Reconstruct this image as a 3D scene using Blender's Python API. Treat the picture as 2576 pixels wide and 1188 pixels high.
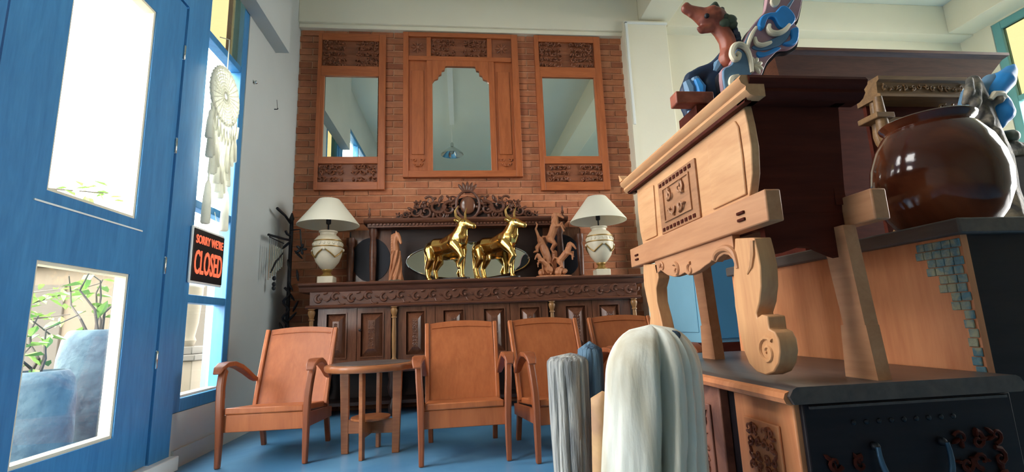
import bpy, bmesh, math, random
from mathutils import Vector, Matrix, noise

# ------------------------------------------------------------------ scene reset
for o in list(bpy.data.objects):
    bpy.data.objects.remove(o)
scene = bpy.context.scene
COL = scene.collection

# ------------------------------------------------------------------ camera
F_PX, CAM_H = 1215.0, 0.80
YAW, PITCH, ROLL = math.radians(6.4), math.radians(10.35), math.radians(-2.2)
def camera_axes():
    f = Vector((math.sin(YAW) * math.cos(PITCH), math.cos(YAW) * math.cos(PITCH), math.sin(PITCH)))
    r = Vector((math.cos(YAW), -math.sin(YAW), 0))
    u = r.cross(f)
    c, q = math.cos(ROLL), math.sin(ROLL)
    return c * r + q * u, -q * r + c * u, f
AX_R, AX_U, AX_F = camera_axes()
CAM = Vector((0, 0, CAM_H))
cam_data = bpy.data.cameras.new('camera')
cam_data.sensor_width = 36.0
cam_data.lens = F_PX / 2576.0 * 36.0
cam_data.clip_start = 0.02
cam = bpy.data.objects.new('camera', cam_data)
COL.objects.link(cam)
cam.matrix_world = Matrix(((AX_R.x, AX_U.x, -AX_F.x, CAM.x), (AX_R.y, AX_U.y, -AX_F.y, CAM.y),
                           (AX_R.z, AX_U.z, -AX_F.z, CAM.z), (0, 0, 0, 1)))
scene.camera = cam
# pixel of the 2576x1188 photograph -> point on a known plane of the room
def ray(px, py):
    return AX_R * ((px - 1288) / F_PX) - AX_U * ((py - 594) / F_PX) + AX_F
def onx(px, py, x):
    d = ray(px, py); return CAM + d * (x / d.x)
def ony(px, py, y):
    d = ray(px, py); return CAM + d * (y / d.y)

# ------------------------------------------------------------------ world and exposure
SKY = 14.0
world = bpy.data.worlds.new('sky'); scene.world = world
world.use_nodes = True
bg = world.node_tree.nodes['Background']
bg.inputs[0].default_value = (1.0, 0.985, 0.95, 1)
bg.inputs[1].default_value = SKY
scene.view_settings.view_transform = 'Standard'
scene.view_settings.look = 'None'
scene.view_settings.gamma = 1.0
scene.view_settings.use_curve_mapping = False
scene.view_settings.exposure = 0.45

XL, XR, YF, YB, ZC = -1.78, 7.0, 5.3, -4.0, 4.85     # room: left, right, far, back walls, ceiling

def portal(name, loc, rot, sx, sy):                  # marks a window opening for the sky light
    l = bpy.data.lights.new(name, 'AREA'); l.shape = 'RECTANGLE'; l.size = sx; l.size_y = sy
    l.cycles.is_portal = True
    o = bpy.data.objects.new(name, l); COL.objects.link(o); o.location = loc; o.rotation_euler = rot
R90 = math.pi / 2
portal('daylight_left', (XL - 0.16, 2.4, 2.1), (0, -R90, 0), 4.2, 3.5)
portal('daylight_right', (XR + 0.16, 2.95, 2.6), (0, R90, 0), 3.8, 4.4)
WINDOW_R0 = 0.85

# ------------------------------------------------------------------ materials
def lin(c):
    out = []
    for v in c[:3]:
        v /= 255.0
        out.append(v / 12.92 if v <= 0.04045 else ((v + 0.055) / 1.055) ** 2.4)
    return (*out, 1.0)
MATS = {}
def base_mat(name):
    m = bpy.data.materials.new(name); m.use_nodes = True
    n = m.node_tree.nodes; l = m.node_tree.links
    return m, n, l, n['Principled BSDF']
def nn(n, t, **kw):
    x = n.new(t)
    for k, v in kw.items():
        if hasattr(x, k): setattr(x, k, v)
        else: x.inputs[k].default_value = v
    return x
def ramp(n, stops):
    r = n.new('ShaderNodeValToRGB')
    el = r.color_ramp.elements
    el[0].position, el[0].color = stops[0]; el[1].position, el[1].color = stops[-1]
    for p, c in stops[1:-1]:
        e = el.new(p); e.color = c
    return r
def wood(name, dark, light, axis='z', scale=6.0, rough=0.42, bump=0.12, spec=0.4):
    m, n, l, b = base_mat(name)
    tc = n.new('ShaderNodeTexCoord'); mp = n.new('ShaderNodeMapping')
    s = {'x': (0.12, 1, 1), 'y': (1, 0.12, 1), 'z': (1, 1, 0.12)}[axis]
    mp.inputs['Scale'].default_value = s
    l.new(tc.outputs['Object'], mp.inputs[0])
    a = nn(n, 'ShaderNodeTexNoise', Scale=scale * 3, Detail=5.0, Roughness=0.6, Distortion=1.2)
    f = nn(n, 'ShaderNodeTexNoise', Scale=scale * 22, Detail=3.0)
    l.new(mp.outputs[0], a.inputs[0]); l.new(mp.outputs[0], f.inputs[0])
    mx = nn(n, 'ShaderNodeMix', data_type='FLOAT'); mx.inputs[0].default_value = 0.3
    l.new(a.outputs[0], mx.inputs[2]); l.new(f.outputs[0], mx.inputs[3])
    r = ramp(n, [(0.3, lin(dark)), (0.68, lin(light))])
    l.new(mx.outputs[0], r.inputs[0]); l.new(r.outputs[0], b.inputs['Base Color'])
    bp = nn(n, 'ShaderNodeBump', Strength=bump, Distance=0.01)
    l.new(mx.outputs[0], bp.inputs['Height']); l.new(bp.outputs[0], b.inputs['Normal'])
    b.inputs['Roughness'].default_value = rough; b.inputs['Specular IOR Level'].default_value = spec
    MATS[name] = m; return m
def paint(name, col, rough=0.6, var=0.08, scale=4.0, bump=0.05, metallic=0.0, spec=0.4, bscale=30.0):
    m, n, l, b = base_mat(name)
    tc = n.new('ShaderNodeTexCoord')
    a = nn(n, 'ShaderNodeTexNoise', Scale=scale, Detail=4.0)
    l.new(tc.outputs['Object'], a.inputs[0])
    c = lin(col)
    r = ramp(n, [(0.3, tuple(v * (1 - var) for v in c[:3]) + (1,)), (0.7, tuple(min(1, v * (1 + var)) for v in c[:3]) + (1,))])
    l.new(a.outputs[0], r.inputs[0]); l.new(r.outputs[0], b.inputs['Base Color'])
    if bump:
        f = nn(n, 'ShaderNodeTexNoise', Scale=bscale, Detail=4.0); l.new(tc.outputs['Object'], f.inputs[0])
        bp = nn(n, 'ShaderNodeBump', Strength=bump, Distance=0.01)
        l.new(f.outputs[0], bp.inputs['Height']); l.new(bp.outputs[0], b.inputs['Normal'])
    b.inputs['Roughness'].default_value = rough; b.inputs['Metallic'].default_value = metallic
    b.inputs['Specular IOR Level'].default_value = spec
    MATS[name] = m; return m
def patchy(name, c1, c2, scale=5.0, rough=0.6, bump=0.3, bscale=12.0, stretch=(1, 1, 1), lo=0.42, hi=0.6):
    m, n, l, b = base_mat(name)
    tc = n.new('ShaderNodeTexCoord'); mp = n.new('ShaderNodeMapping'); mp.inputs['Scale'].default_value = stretch
    l.new(tc.outputs['Object'], mp.inputs[0])
    a = nn(n, 'ShaderNodeTexNoise', Scale=scale, Detail=6.0, Distortion=0.6); l.new(mp.outputs[0], a.inputs[0])
    r = ramp(n, [(lo, lin(c1)), (hi, lin(c2))]); l.new(a.outputs[0], r.inputs[0]); l.new(r.outputs[0], b.inputs['Base Color'])
    f = nn(n, 'ShaderNodeTexNoise', Scale=bscale, Detail=6.0); l.new(mp.outputs[0], f.inputs[0])
    bp = nn(n, 'ShaderNodeBump', Strength=bump, Distance=0.02); l.new(f.outputs[0], bp.inputs['Height']); l.new(bp.outputs[0], b.inputs['Normal'])
    b.inputs['Roughness'].default_value = rough
    MATS[name] = m; return m
def pane(name, col=(255, 255, 255), refl=0.06):
    m, n, l, b = base_mat(name); n.remove(b)
    t = n.new('ShaderNodeBsdfTransparent'); t.inputs[0].default_value = lin(col)
    g = n.new('ShaderNodeBsdfGlossy'); g.inputs['Roughness'].default_value = 0.02
    mx = n.new('ShaderNodeMixShader'); mx.inputs[0].default_value = refl
    l.new(t.outputs[0], mx.inputs[1]); l.new(g.outputs[0], mx.inputs[2])
    l.new(mx.outputs[0], n['Material Output'].inputs[0])
    MATS[name] = m; return m
def mirror(name, col=(225, 232, 222), rough=0.01):
    m, n, l, b = base_mat(name)
    b.inputs['Base Color'].default_value = lin(col); b.inputs['Metallic'].default_value = 1.0; b.inputs['Roughness'].default_value = rough
    MATS[name] = m; return m
def glow(name, col, strength):
    m, n, l, b = base_mat(name)
    b.inputs['Base Color'].default_value = lin(col)
    b.inputs['Emission Color'].default_value = lin(col); b.inputs['Emission Strength'].default_value = strength
    MATS[name] = m; return m
def brick_mat(name, cols, island=False):
    m, n, l, b = base_mat(name)
    if island:
        g = n.new('ShaderNodeNewGeometry'); src = g.outputs['Random Per Island']
    else:
        g = n.new('ShaderNodeObjectInfo'); src = g.outputs['Random']
    st = [(i / (len(cols) - 1), lin(c)) for i, c in enumerate(cols)]
    r = ramp(n, st); l.new(src, r.inputs[0])
    tc = n.new('ShaderNodeTexCoord'); a = nn(n, 'ShaderNodeTexNoise', Scale=18.0, Detail=5.0)
    l.new(tc.outputs['Object'], a.inputs[0])
    mx = nn(n, 'ShaderNodeMix', data_type='RGBA', blend_type='MULTIPLY'); mx.inputs[0].default_value = 0.45
    r2 = ramp(n, [(0.3, (0.55, 0.5, 0.5, 1)), (0.65, (1.1, 1.08, 1.05, 1))]); l.new(a.outputs[0], r2.inputs[0])
    l.new(r.outputs[0], mx.inputs[6]); l.new(r2.outputs[0], mx.inputs[7])
    l.new(mx.outputs[2], b.inputs['Base Color'])
    bp = nn(n, 'ShaderNodeBump', Strength=0.4, Distance=0.01); l.new(a.outputs[0], bp.inputs['Height']); l.new(bp.outputs[0], b.inputs['Normal'])
    b.inputs['Roughness'].default_value = 0.85
    MATS[name] = m; return m

paint('plaster', (234, 227, 204), 0.75, 0.02, 2.0, 0.06)
paint('back_wall', (176, 166, 148), 0.8, 0.03, 2.0, 0.05)
paint('plaster_left', (184, 190, 188), 0.8, 0.03, 2.0, 0.06)
paint('ceiling_white', (225, 226, 212), 0.85, 0.02, 1.0, 0.03)
patchy('floor_blue', (78, 134, 176), (96, 152, 192), 1.2, 0.25, 0.02, 60.0)
wood('door_haze_blue', (52, 116, 170), (72, 142, 194), 'z', 4, 0.38, 0.06)  # blue lightened to hold the lens haze around the door
paint('reveal_cream', (232, 222, 196), 0.5)
pane('glass_clear'); pane('glass_yellow', (140, 133, 112), 0.04); pane('glass_blue', (120, 190, 240), 0.05)
brick_mat('brick', [(152, 90, 62), (176, 109, 73), (188, 119, 80), (168, 101, 70), (192, 128, 91), (180, 111, 76)])
brick_mat('brick_rest', [(152, 90, 62), (176, 109, 73), (188, 119, 80), (168, 101, 70), (192, 128, 91), (180, 111, 76)], True)
paint('mortar', (208, 158, 124), 0.9, 0.15, 9.0, 0.3)
wood('teak', (152, 80, 42), (184, 104, 60), 'z', 5, 0.4)
wood('teak_h', (152, 80, 42), (184, 104, 60), 'x', 5, 0.4)
wood('teak_carved', (112, 64, 44), (156, 94, 62), 'x', 5, 0.45)
wood('chair_wood', (152, 82, 44), (178, 104, 60), 'z', 3, 0.36, 0.05)
wood('chair_frame', (118, 62, 36), (150, 84, 50), 'z', 4, 0.38, 0.05)
wood('table_wood', (132, 76, 42), (170, 106, 64), 'x', 4, 0.32, 0.05)
wood('walnut', (76, 46, 35), (114, 72, 53), 'x', 5, 0.35)
wood('walnut_v', (82, 50, 37), (122, 78, 56), 'z', 5, 0.2, 0.06, 0.6)
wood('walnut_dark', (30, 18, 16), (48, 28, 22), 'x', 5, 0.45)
wood('walnut_gold', (120, 84, 48), (160, 116, 70), 'z', 6, 0.35)
mirror('mirror_glass'); paint('dark_glass', (18, 20, 32), 0.6, 0.05, 3, 0.0)
paint('shade_cream', (238, 234, 216), 0.8, 0.02, 3, 0.03)
paint('urn_cream', (206, 196, 172), 0.4, 0.1, 8, 0.1)
paint('urn_gold', (150, 118, 62), 0.35, 0.2, 20, 0.1, 0.4)
paint('black_iron', (22, 24, 32), 0.5, 0.1, 10, 0.2)
paint('chrome', (200, 205, 205), 0.12, 0.02, 4, 0.0, 1.0)
paint('gold', (232, 184, 104), 0.2, 0.1, 6, 0.04, 1.0)
wood('carved_teak', (150, 88, 54), (200, 138, 96), 'z', 9, 0.5, 0.2)
patchy('driftwood_white', (182, 170, 140), (228, 229, 217), 1.6, 0.75, 0.35, 7, (3, 3, 0.5), 0.32, 0.5)
patchy('driftwood_grey', (126, 128, 128), (176, 176, 170), 9, 0.8, 0.8, 30, (3, 3, 0.3))
patchy('blue_stain', (38, 66, 92), (92, 124, 148), 8, 0.75, 0.8, 24, (3, 3, .4))
paint('blue_iron', (58, 86, 108), 0.45, 0.2, 12, 0.2, 0.6)
patchy('amber_wood', (170, 130, 96), (200, 160, 110), 5, 0.6)
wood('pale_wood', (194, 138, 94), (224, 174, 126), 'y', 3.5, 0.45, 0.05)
wood('pale_wood_v', (192, 134, 90), (222, 170, 120), 'z', 3.5, 0.45, 0.05)
wood('beam_wood', (168, 112, 76), (200, 146, 106), 'y', 3, 0.5, 0.05)
wood('carved_pale', (140, 96, 66), (184, 132, 94), 'y', 5, 0.5, 0.1)
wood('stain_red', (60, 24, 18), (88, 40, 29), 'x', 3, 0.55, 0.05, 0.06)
wood('stain_dark', (20, 18, 24), (38, 31, 34), 'x', 3, 0.5, 0.1, 0.2)
wood('top_grey', (60, 55, 56), (98, 86, 79), 'y', 3, 0.35, 0.05)
wood('clay_wood', (186, 112, 70), (216, 146, 98), 'z', 3, 0.5, 0.08)
patchy('clay_slit', (120, 58, 36), (156, 84, 52), 9, 0.6)
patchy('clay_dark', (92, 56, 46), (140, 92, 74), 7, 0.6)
patchy('tile_teal', (84, 128, 142), (156, 158, 132), 22, 0.5, 0.5, 40)
patchy('glaze_brown', (70, 33, 20), (124, 68, 42), 2.5, 0.1, 0.03, 20)
paint('dragon_blue', (52, 150, 226), 0.45, 0.12, 9)
paint('dragon_navy', (26, 46, 74), 0.5, 0.3, 9)
paint('dragon_slate', (106, 142, 172), 0.5, 0.12, 9)
paint('dragon_pink', (186, 146, 152), 0.55, 0.1, 7)
paint('dragon_cream', (236, 224, 196), 0.5, 0.05, 9)
patchy('dragon_red', (118, 56, 40), (168, 92, 68), 9, 0.45)
paint('dragon_green', (60, 70, 54), 0.5, 0.4, 12)
patchy('garuda_grey', (84, 80, 76), (150, 138, 118), 16, 0.6, 0.4, 30)
paint('blue_cabinet', (128, 178, 200), 0.5, 0.05, 3)
paint('blue_cabinet_shade', (70, 132, 170), 0.5, 0.05, 3)  # shade of the cabinet's front face put into a deeper blue
paint('white_gloss', (235, 236, 230), 0.4, 0.02)
paint('paper', (225, 226, 222), 0.8, 0.02)
paint('sign_black', (26, 22, 26), 0.4, 0.05)
glow('sign_red', (226, 104, 72), 0.7)
paint('macrame', (222, 222, 208), 0.9, 0.08, 20, 0.4)
def add_translucency(m, col, fac):
    n = m.node_tree.nodes; l = m.node_tree.links
    tr = n.new('ShaderNodeBsdfTranslucent'); tr.inputs[0].default_value = lin(col)
    mx = n.new('ShaderNodeMixShader'); mx.inputs[0].default_value = fac
    l.new(n['Principled BSDF'].outputs[0], mx.inputs[1]); l.new(tr.outputs[0], mx.inputs[2]); l.new(mx.outputs[0], n['Material Output'].inputs[0])
add_translucency(MATS['macrame'], (235, 235, 225), 0.45)
add_translucency(MATS['shade_cream'], (238, 234, 216), 0.3)
patchy('pot_grey', (40, 62, 74), (64, 86, 94), 5, 0.8, 0.6, 16)
paint('leaf', (120, 158, 82), 0.5, 0.3, 4)
paint('bark', (70, 66, 60), 0.8, 0.2)
paint('paving', (104, 102, 95), 0.9, 0.1)
paint('house_cream', (96, 88, 74), 0.85, 0.05)
paint('house_trim', (74, 71, 64), 0.85, 0.05)
paint('mauve_wall', (120, 116, 132), 0.85, 0.05)
wood('hutch_gold', (96, 70, 46), (148, 112, 72), 'x', 6, 0.45, 0.1)
paint('grey_glass', (150, 158, 160), 0.1, 0.05)
paint('teal_paint', (110, 170, 170), 0.6)
M = MATS

# ------------------------------------------------------------------ mesh helpers
class MB:
    def __init__(s): s.v = []; s.f = []
    def add(s, verts, faces):
        o = len(s.v); s.v += [tuple(p) for p in verts]; s.f += [tuple(i + o for i in f) for f in faces]; return s
    def box(s, a, b):
        x0, x1 = sorted((a[0], b[0])); y0, y1 = sorted((a[1], b[1])); z0, z1 = sorted((a[2], b[2]))
        return s.add([(x0, y0, z0), (x1, y0, z0), (x1, y1, z0), (x0, y1, z0), (x0, y0, z1), (x1, y0, z1), (x1, y1, z1), (x0, y1, z1)],
                     [(0, 3, 2, 1), (4, 5, 6, 7), (0, 1, 5, 4), (1, 2, 6, 5), (2, 3, 7, 6), (3, 0, 4, 7)])
    def hexa(s, bottom, top):                         # two matching quads
        return s.add(list(bottom) + list(top), [(0, 3, 2, 1), (4, 5, 6, 7), (0, 1, 5, 4), (1, 2, 6, 5), (2, 3, 7, 6), (3, 0, 4, 7)])
    def obox(s, c, size, rot):
        hx, hy, hz = (d / 2 for d in size); c = Vector(c)
        P = [c + rot @ Vector((x, y, z)) for z in (-hz, hz) for (x, y) in ((-hx, -hy), (hx, -hy), (hx, hy), (-hx, hy))]
        return s.hexa(P[:4], P[4:])
    def lathe(s, prof, c=(0, 0, 0), seg=24, cap=True, sx=1.0, sy=1.0):
        vs = []; fs = []; n = len(prof)
        for r, z in prof:
            for k in range(seg):
                a = 2 * math.pi * k / seg
                vs.append((c[0] + sx * r * math.cos(a), c[1] + sy * r * math.sin(a), c[2] + z))
        for i in range(n - 1):
            for k in range(seg):
                k2 = (k + 1) % seg
                fs.append((i * seg + k, i * seg + k2, (i + 1) * seg + k2, (i + 1) * seg + k))
        if cap:
            fs.append(tuple(reversed(range(seg)))); fs.append(tuple((n - 1) * seg + k for k in range(seg)))
        return s.add(vs, fs)
    def tube(s, pts, rad, seg=8, flat=1.0, nrm=None):
        """round sweep; flat squashes it along nrm"""
        pts = [Vector(p) for p in pts]; n = len(pts)
        if not hasattr(rad, '__len__'): rad = [rad] * n
        vs = []; fs = []; ref = Vector(nrm) if nrm is not None else None
        prev = None
        for i, p in enumerate(pts):
            t = (pts[min(i + 1, n - 1)] - pts[max(i - 1, 0)])
            t = t.normalized() if t.length > 1e-9 else Vector((0, 0, 1))
            if ref is not None: u = ref - t * ref.dot(t)
            elif prev is not None: u = prev - t * prev.dot(t)
            else:
                a = Vector((0, 0, 1)) if abs(t.z) < 0.9 else Vector((1, 0, 0)); u = a - t * a.dot(t)
            if u.length < 1e-6: u = Vector((1, 0, 0)).cross(t) if abs(t.x) < .9 else Vector((0, 1, 0)).cross(t)
            u.normalize(); prev = u; w = t.cross(u)
            for k in range(seg):
                a = 2 * math.pi * k / seg
                vs.append(p + u * (math.cos(a) * rad[i] * flat) + w * (math.sin(a) * rad[i]))
        for i in range(n - 1):
            for k in range(seg):
                k2 = (k + 1) % seg
                fs.append((i * seg + k, i * seg + k2, (i + 1) * seg + k2, (i + 1) * seg + k))
        fs.append(tuple(reversed(range(seg)))); fs.append(tuple((n - 1) * seg + k for k in range(seg)))
        return s.add(vs, fs)
    def ball(s, c, r, seg=10, rings=6, rot=None):
        if not hasattr(r, '__len__'): r = (r, r, r)
        c = Vector(c); vs = []; fs = []
        def P(x, y, z):
            q = Vector((x * r[0], y * r[1], z * r[2]))
            return c + (rot @ q if rot else q)
        vs.append(P(0, 0, -1))
        for i in range(1, rings):
            t = math.pi * i / rings
            for k in range(seg):
                a = 2 * math.pi * k / seg
                vs.append(P(math.sin(t) * math.cos(a), math.sin(t) * math.sin(a), -math.cos(t)))
        vs.append(P(0, 0, 1)); top = len(vs) - 1
        for k in range(seg):
            k2 = (k + 1) % seg
            fs.append((0, 1 + k2, 1 + k))
            for i in range(rings - 2):
                a = 1 + i * seg; b = a + seg
                fs.append((a + k, a + k2, b + k2, b + k))
            fs.append((top, 1 + (rings - 2) * seg + k, 1 + (rings - 2) * seg + k2))
        return s.add(vs, fs)
    def prism(s, poly, axis, a, b):
        """poly = 2-d outline; axis 'x': (y,z), 'y': (x,z), 'z': (x,y); from a to b"""
        def P(p, t):
            return {'x': (t, p[0], p[1]), 'y': (p[0], t, p[1]), 'z': (p[0], p[1], t)}[axis]
        n = len(poly)
        return s.add([P(p, a) for p in poly] + [P(p, b) for p in poly],
                     [tuple(range(n)), tuple(reversed(range(n, 2 * n)))] + [(i, i + n, (i + 1) % n + n, (i + 1) % n) for i in range(n)])
    def ribbon(s, pts, wid, thick, side):
        """rectangular sweep: width along vector side, thickness across it"""
        pts = [Vector(p) for p in pts]; n = len(pts); side = Vector(side).normalized(); vs = []; fs = []
        for i, p in enumerate(pts):
            t = (pts[min(i + 1, n - 1)] - pts[max(i - 1, 0)]).normalized()
            m = t.cross(side).normalized()
            w = (wid[i] if hasattr(wid, '__len__') else wid) / 2; h = (thick[i] if hasattr(thick, '__len__') else thick) / 2
            vs += [p - side * w - m * h, p + side * w - m * h, p + side * w + m * h, p - side * w + m * h]
        for i in range(n - 1):
            for k in range(4):
                k2 = (k + 1) % 4; fs.append((i * 4 + k, i * 4 + k2, i * 4 + 4 + k2, i * 4 + 4 + k))
        fs.append((3, 2, 1, 0)); fs.append(tuple(4 * (n - 1) + k for k in range(4)))
        return s.add(vs, fs)
    def xform(s, mat):
        s.v = [tuple(mat @ Vector(p)) for p in s.v]; return s
    def merge(s, o): return s.add(o.v, o.f)

def world_loc(o):
    p = Vector((0, 0, 0))
    while o is not None: p += o.location; o = o.parent
    return p
def mesh_of(name, mb, mat, smooth=38):
    me = bpy.data.meshes.new(name); me.from_pydata(mb.v, [], mb.f); me.validate()
    bm = bmesh.new(); bm.from_mesh(me); bmesh.ops.recalc_face_normals(bm, faces=bm.faces); bm.to_mesh(me); bm.free()
    if mat is not None: me.materials.append(M[mat] if isinstance(mat, str) else mat)
    if smooth:
        me.polygons.foreach_set('use_smooth', [True] * len(me.polygons)); me.set_sharp_from_angle(angle=math.radians(smooth))
    return me
def part(name, mb, mat, parent=None, world=False, bevel=0.0, smooth=38, label=None, kind=None):
    """one mesh object; world=True: vertices are room coordinates"""
    if world and parent is not None:
        w = world_loc(parent); mb.v = [(x - w.x, y - w.y, z - w.z) for x, y, z in mb.v]
    o = bpy.data.objects.new(name, mesh_of(name, mb, mat, smooth)); COL.objects.link(o)
    if parent is not None: o.parent = parent
    if bevel:
        b = o.modifiers.new('bevel', 'BEVEL'); b.width = bevel; b.segments = 2; b.limit_method = 'ANGLE'; b.angle_limit = math.radians(40)
    if label: o['label'] = label
    if kind: o['kind'] = kind
    return o
def tag(o, label, cat, group=None):
    o['label'] = label; o['category'] = cat
    if group: o['group'] = group
    return o
def thing(name, label, cat, loc=(0, 0, 0), rz=0.0, group=None):
    o = bpy.data.objects.new(name, None); COL.objects.link(o); o.location = loc; o.rotation_euler = (0, 0, rz)
    o.empty_display_size = 0.05
    return tag(o, label, cat, group)
def single(name, mb, mat, label, cat, group=None, **kw):
    return tag(part(name, mb, mat, **kw), label, cat, group)
def struct(name, mb, mat, parent=None, label=None, **kw):
    o = part(name, mb, mat, parent, **kw)
    if parent is None: o['kind'] = 'structure'
    if label: o['label'] = label
    return o
def copy_tree(o, parent=None):
    c = o.copy(); COL.objects.link(c); c.parent = parent
    for ch in list(o.children): copy_tree(ch, c)
    return c
def organic(name, mb, mat, parent=None, voxel=0.01, smooth_it=4, **kw):
    """fuse overlapping shapes of mb into one continuous skin"""
    o = part(name, mb, mat, parent, smooth=0, **kw)
    r = o.modifiers.new('fuse', 'REMESH'); r.mode = 'VOXEL'; r.voxel_size = voxel; r.use_smooth_shade = True
    if smooth_it:
        s = o.modifiers.new('smooth', 'SMOOTH'); s.factor = 0.5; s.iterations = smooth_it
    return o
def limb(mb, pts, rad, seg=8):                       # capsule chain for organic()
    mb.tube(pts, rad, seg)
    for p, r in zip(pts, rad): mb.ball(p, r, 8, 6)
    return mb
def spiral(c, R, a0, turns, hand, U, V, n=16, inner=0.12, out=0.0, N=None):
    c = Vector(c); U = Vector(U); V = Vector(V); pts = []
    for i in range(n):
        t = i / (n - 1); r = R * (1 - (1 - inner) * t); a = a0 + hand * 2 * math.pi * turns * t
        p = c + U * (r * math.cos(a)) + V * (r * math.sin(a))
        if N is not None: p += Vector(N) * (out * t)
        pts.append(p)
    return pts
def carving(mb, c, w, h, U, V, N, seed=1, cell=0.05, depth=0.012, mirror_u=True, leaf=True, gap=0.0):
    """leaf-and-scroll relief that fills a w x h field around c"""
    rnd = random.Random(seed); c = Vector(c); U = Vector(U); V = Vector(V); N = Vector(N)
    hw = w / 2
    nu = max(1, int((hw if mirror_u else w) / cell)); nv = max(1, int(h / cell))
    for i in range(nu):
        for j in range(nv):
            u = ((i + 0.5) / nu) * (hw if mirror_u else w) - (0 if mirror_u else hw)
            v = ((j + 0.5) / nv - 0.5) * h
            if mirror_u and gap: u = gap + u * (hw - gap) / hw
            R = cell * rnd.uniform(0.36, 0.5); a0 = rnd.uniform(0, 6.28); hd = rnd.choice((-1, 1)); tn = rnd.uniform(0.7, 1.2)
            u += rnd.uniform(-.12, .12) * cell; v += rnd.uniform(-.12, .12) * cell
            la = [(rnd.uniform(0, 6.28), rnd.uniform(.22, .34)) for _ in range(2)]
            for sg in ((1, -1) if mirror_u else (1,)):
                uu = max(-hw + R * 1.0, min(hw - R * 1.0, u * sg)); vv = max(-h / 2 + R, min(h / 2 - R, v))
                cc = c + U * uu + V * vv
                pts = spiral(cc + N * depth * .4, R, a0 if sg > 0 else math.pi - a0, tn, hd * sg, U, V, 11, .15, depth * .6, N)
                mb.tube(pts, [R * (.30 - .16 * k / 10) for k in range(11)], 5, 0.8, N)
                if leaf:
                    for aa, ln in la:
                        aa = aa if sg > 0 else math.pi - aa
                        d = U * math.cos(aa) + V * math.sin(aa); q = N.cross(d)
                        rot = Matrix((d, q, N)).transposed()
                        mb.ball(cc + d * R * .75 + N * depth * .3, (cell * ln, cell * .11, depth * .8), 6, 4, rot)
    return mb
def smooth_pts(pts, k=4, closed=False):
    """Catmull-Rom refinement of a 2-d or 3-d polyline"""
    n = len(pts); out = []
    for i in range(n if closed else n - 1):
        P = [pts[(i + d) % n] if closed else pts[max(0, min(n - 1, i + d))] for d in (-1, 0, 1, 2)]
        for q in range(k):
            t = q / k
            out.append(tuple(.5 * (2 * b + (c - a) * t + (2 * a - 5 * b + 4 * c - d) * t * t + (3 * b - a - 3 * c + d) * t ** 3) for a, b, c, d in zip(*P)))
    if not closed: out.append(tuple(pts[-1]))
    return out
X3, Y3, Z3 = Vector((1, 0, 0)), Vector((0, 1, 0)), Vector((0, 0, 1))

# ================================================================== the room
WT = 0.15
struct('floor', MB().box((XL - WT, YB, -0.05), (XR + WT, YF + 0.3, 0.0)), 'floor_blue')
struct('ceiling', MB().box((XL - WT, YB, ZC), (XR + WT, YF + 0.3, ZC + 0.1)), 'ceiling_white')
w = MB()
xa, xb = XL - WT, XL
w.box((xa, 4.03, 0), (xb, YF + 0.3, ZC))
w.box((xa, 3.34, 0), (xb, 4.03, 0.33))
w.box((xa, .75, 4.15), (xb, 4.03, ZC))
w.box((xa, YB, 0), (xb, 0.75, ZC))
struct('wall_left', w, 'plaster_left')
struct('trim_1', MB().box((XL - WT, 0.75, 0), (XL + 0.05, 3.36, 0.085)), 'white_gloss', label='white raised sill under the blue door', bevel=0.006)
struct('baseboard_left', MB().box((XL, 3.36, 0), (XL + 0.015, YF, 0.11)), 'plaster_left', label='grey painted skirting')
struct('trim_2', MB().box((XL, 3.2, 3.55), (XL + 0.13, 4.62, ZC)), 'plaster_left', label='boxed beam end on the left wall')
struct('wall_back', MB().box((XL - WT, YB - 0.1, 0), (XR + WT, YB, ZC)), 'back_wall')

# far side: brick bay, column, lintels, plaster bay
XB0, XB1, ZB1 = XL, 2.05, 4.25
wall_brick = struct('wall_brick', MB().box((XB0, YF + 0.012, 0), (XB1, YF + 0.3, ZB1)), 'mortar', label='red brick wall with pale mortar joints')
struct('wall_far', MB().box((2.6, YF + 0.14, 0), (XR, YF + 0.3, ZC)), 'plaster')
col = MB().box((XB1, 5.16, 0), (2.60, YF + 0.3, 4.42))
column = struct('trim_3', col, 'plaster', label='white column beside the brick wall', bevel=0.012)
part('conduit', MB().box((2.062, 5.135, 3.05), (2.092, 5.16, 4.38)).box((2.062, 5.135, 4.36), (2.6, 5.16, 4.385)), 'white_gloss', column, bevel=0.004)
part('edge_strip', MB().box((2.05, 5.148, 0.0), (2.11, 5.16, 4.36)), 'plaster', column)
struct('trim_4', MB().box((XB0, 5.21, 4.30), (2.27, YF + 0.3, ZC)).box((XB0, 5.24, ZB1), (2.05, YF + 0.3, 4.30)), 'plaster', label='white lintel beam above the brick wall', bevel=0.006)
struct('trim_5', MB().box((2.66, 5.26, 4.42), (XR, YF + 0.3, ZC)), 'plaster', label='white lintel beam over the plaster bay', bevel=0.006)
struct('trim_6', MB().box((2.27, YB, 4.44), (2.66, YF + 0.3, ZC)), 'plaster', label='white ceiling beam running away from the viewer', bevel=0.006)
struct('trim_7', MB().box((6.62, YB, 4.44), (XR, 5.26, ZC)), 'plaster', label='white ceiling beam along the right wall', bevel=0.006)

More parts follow.
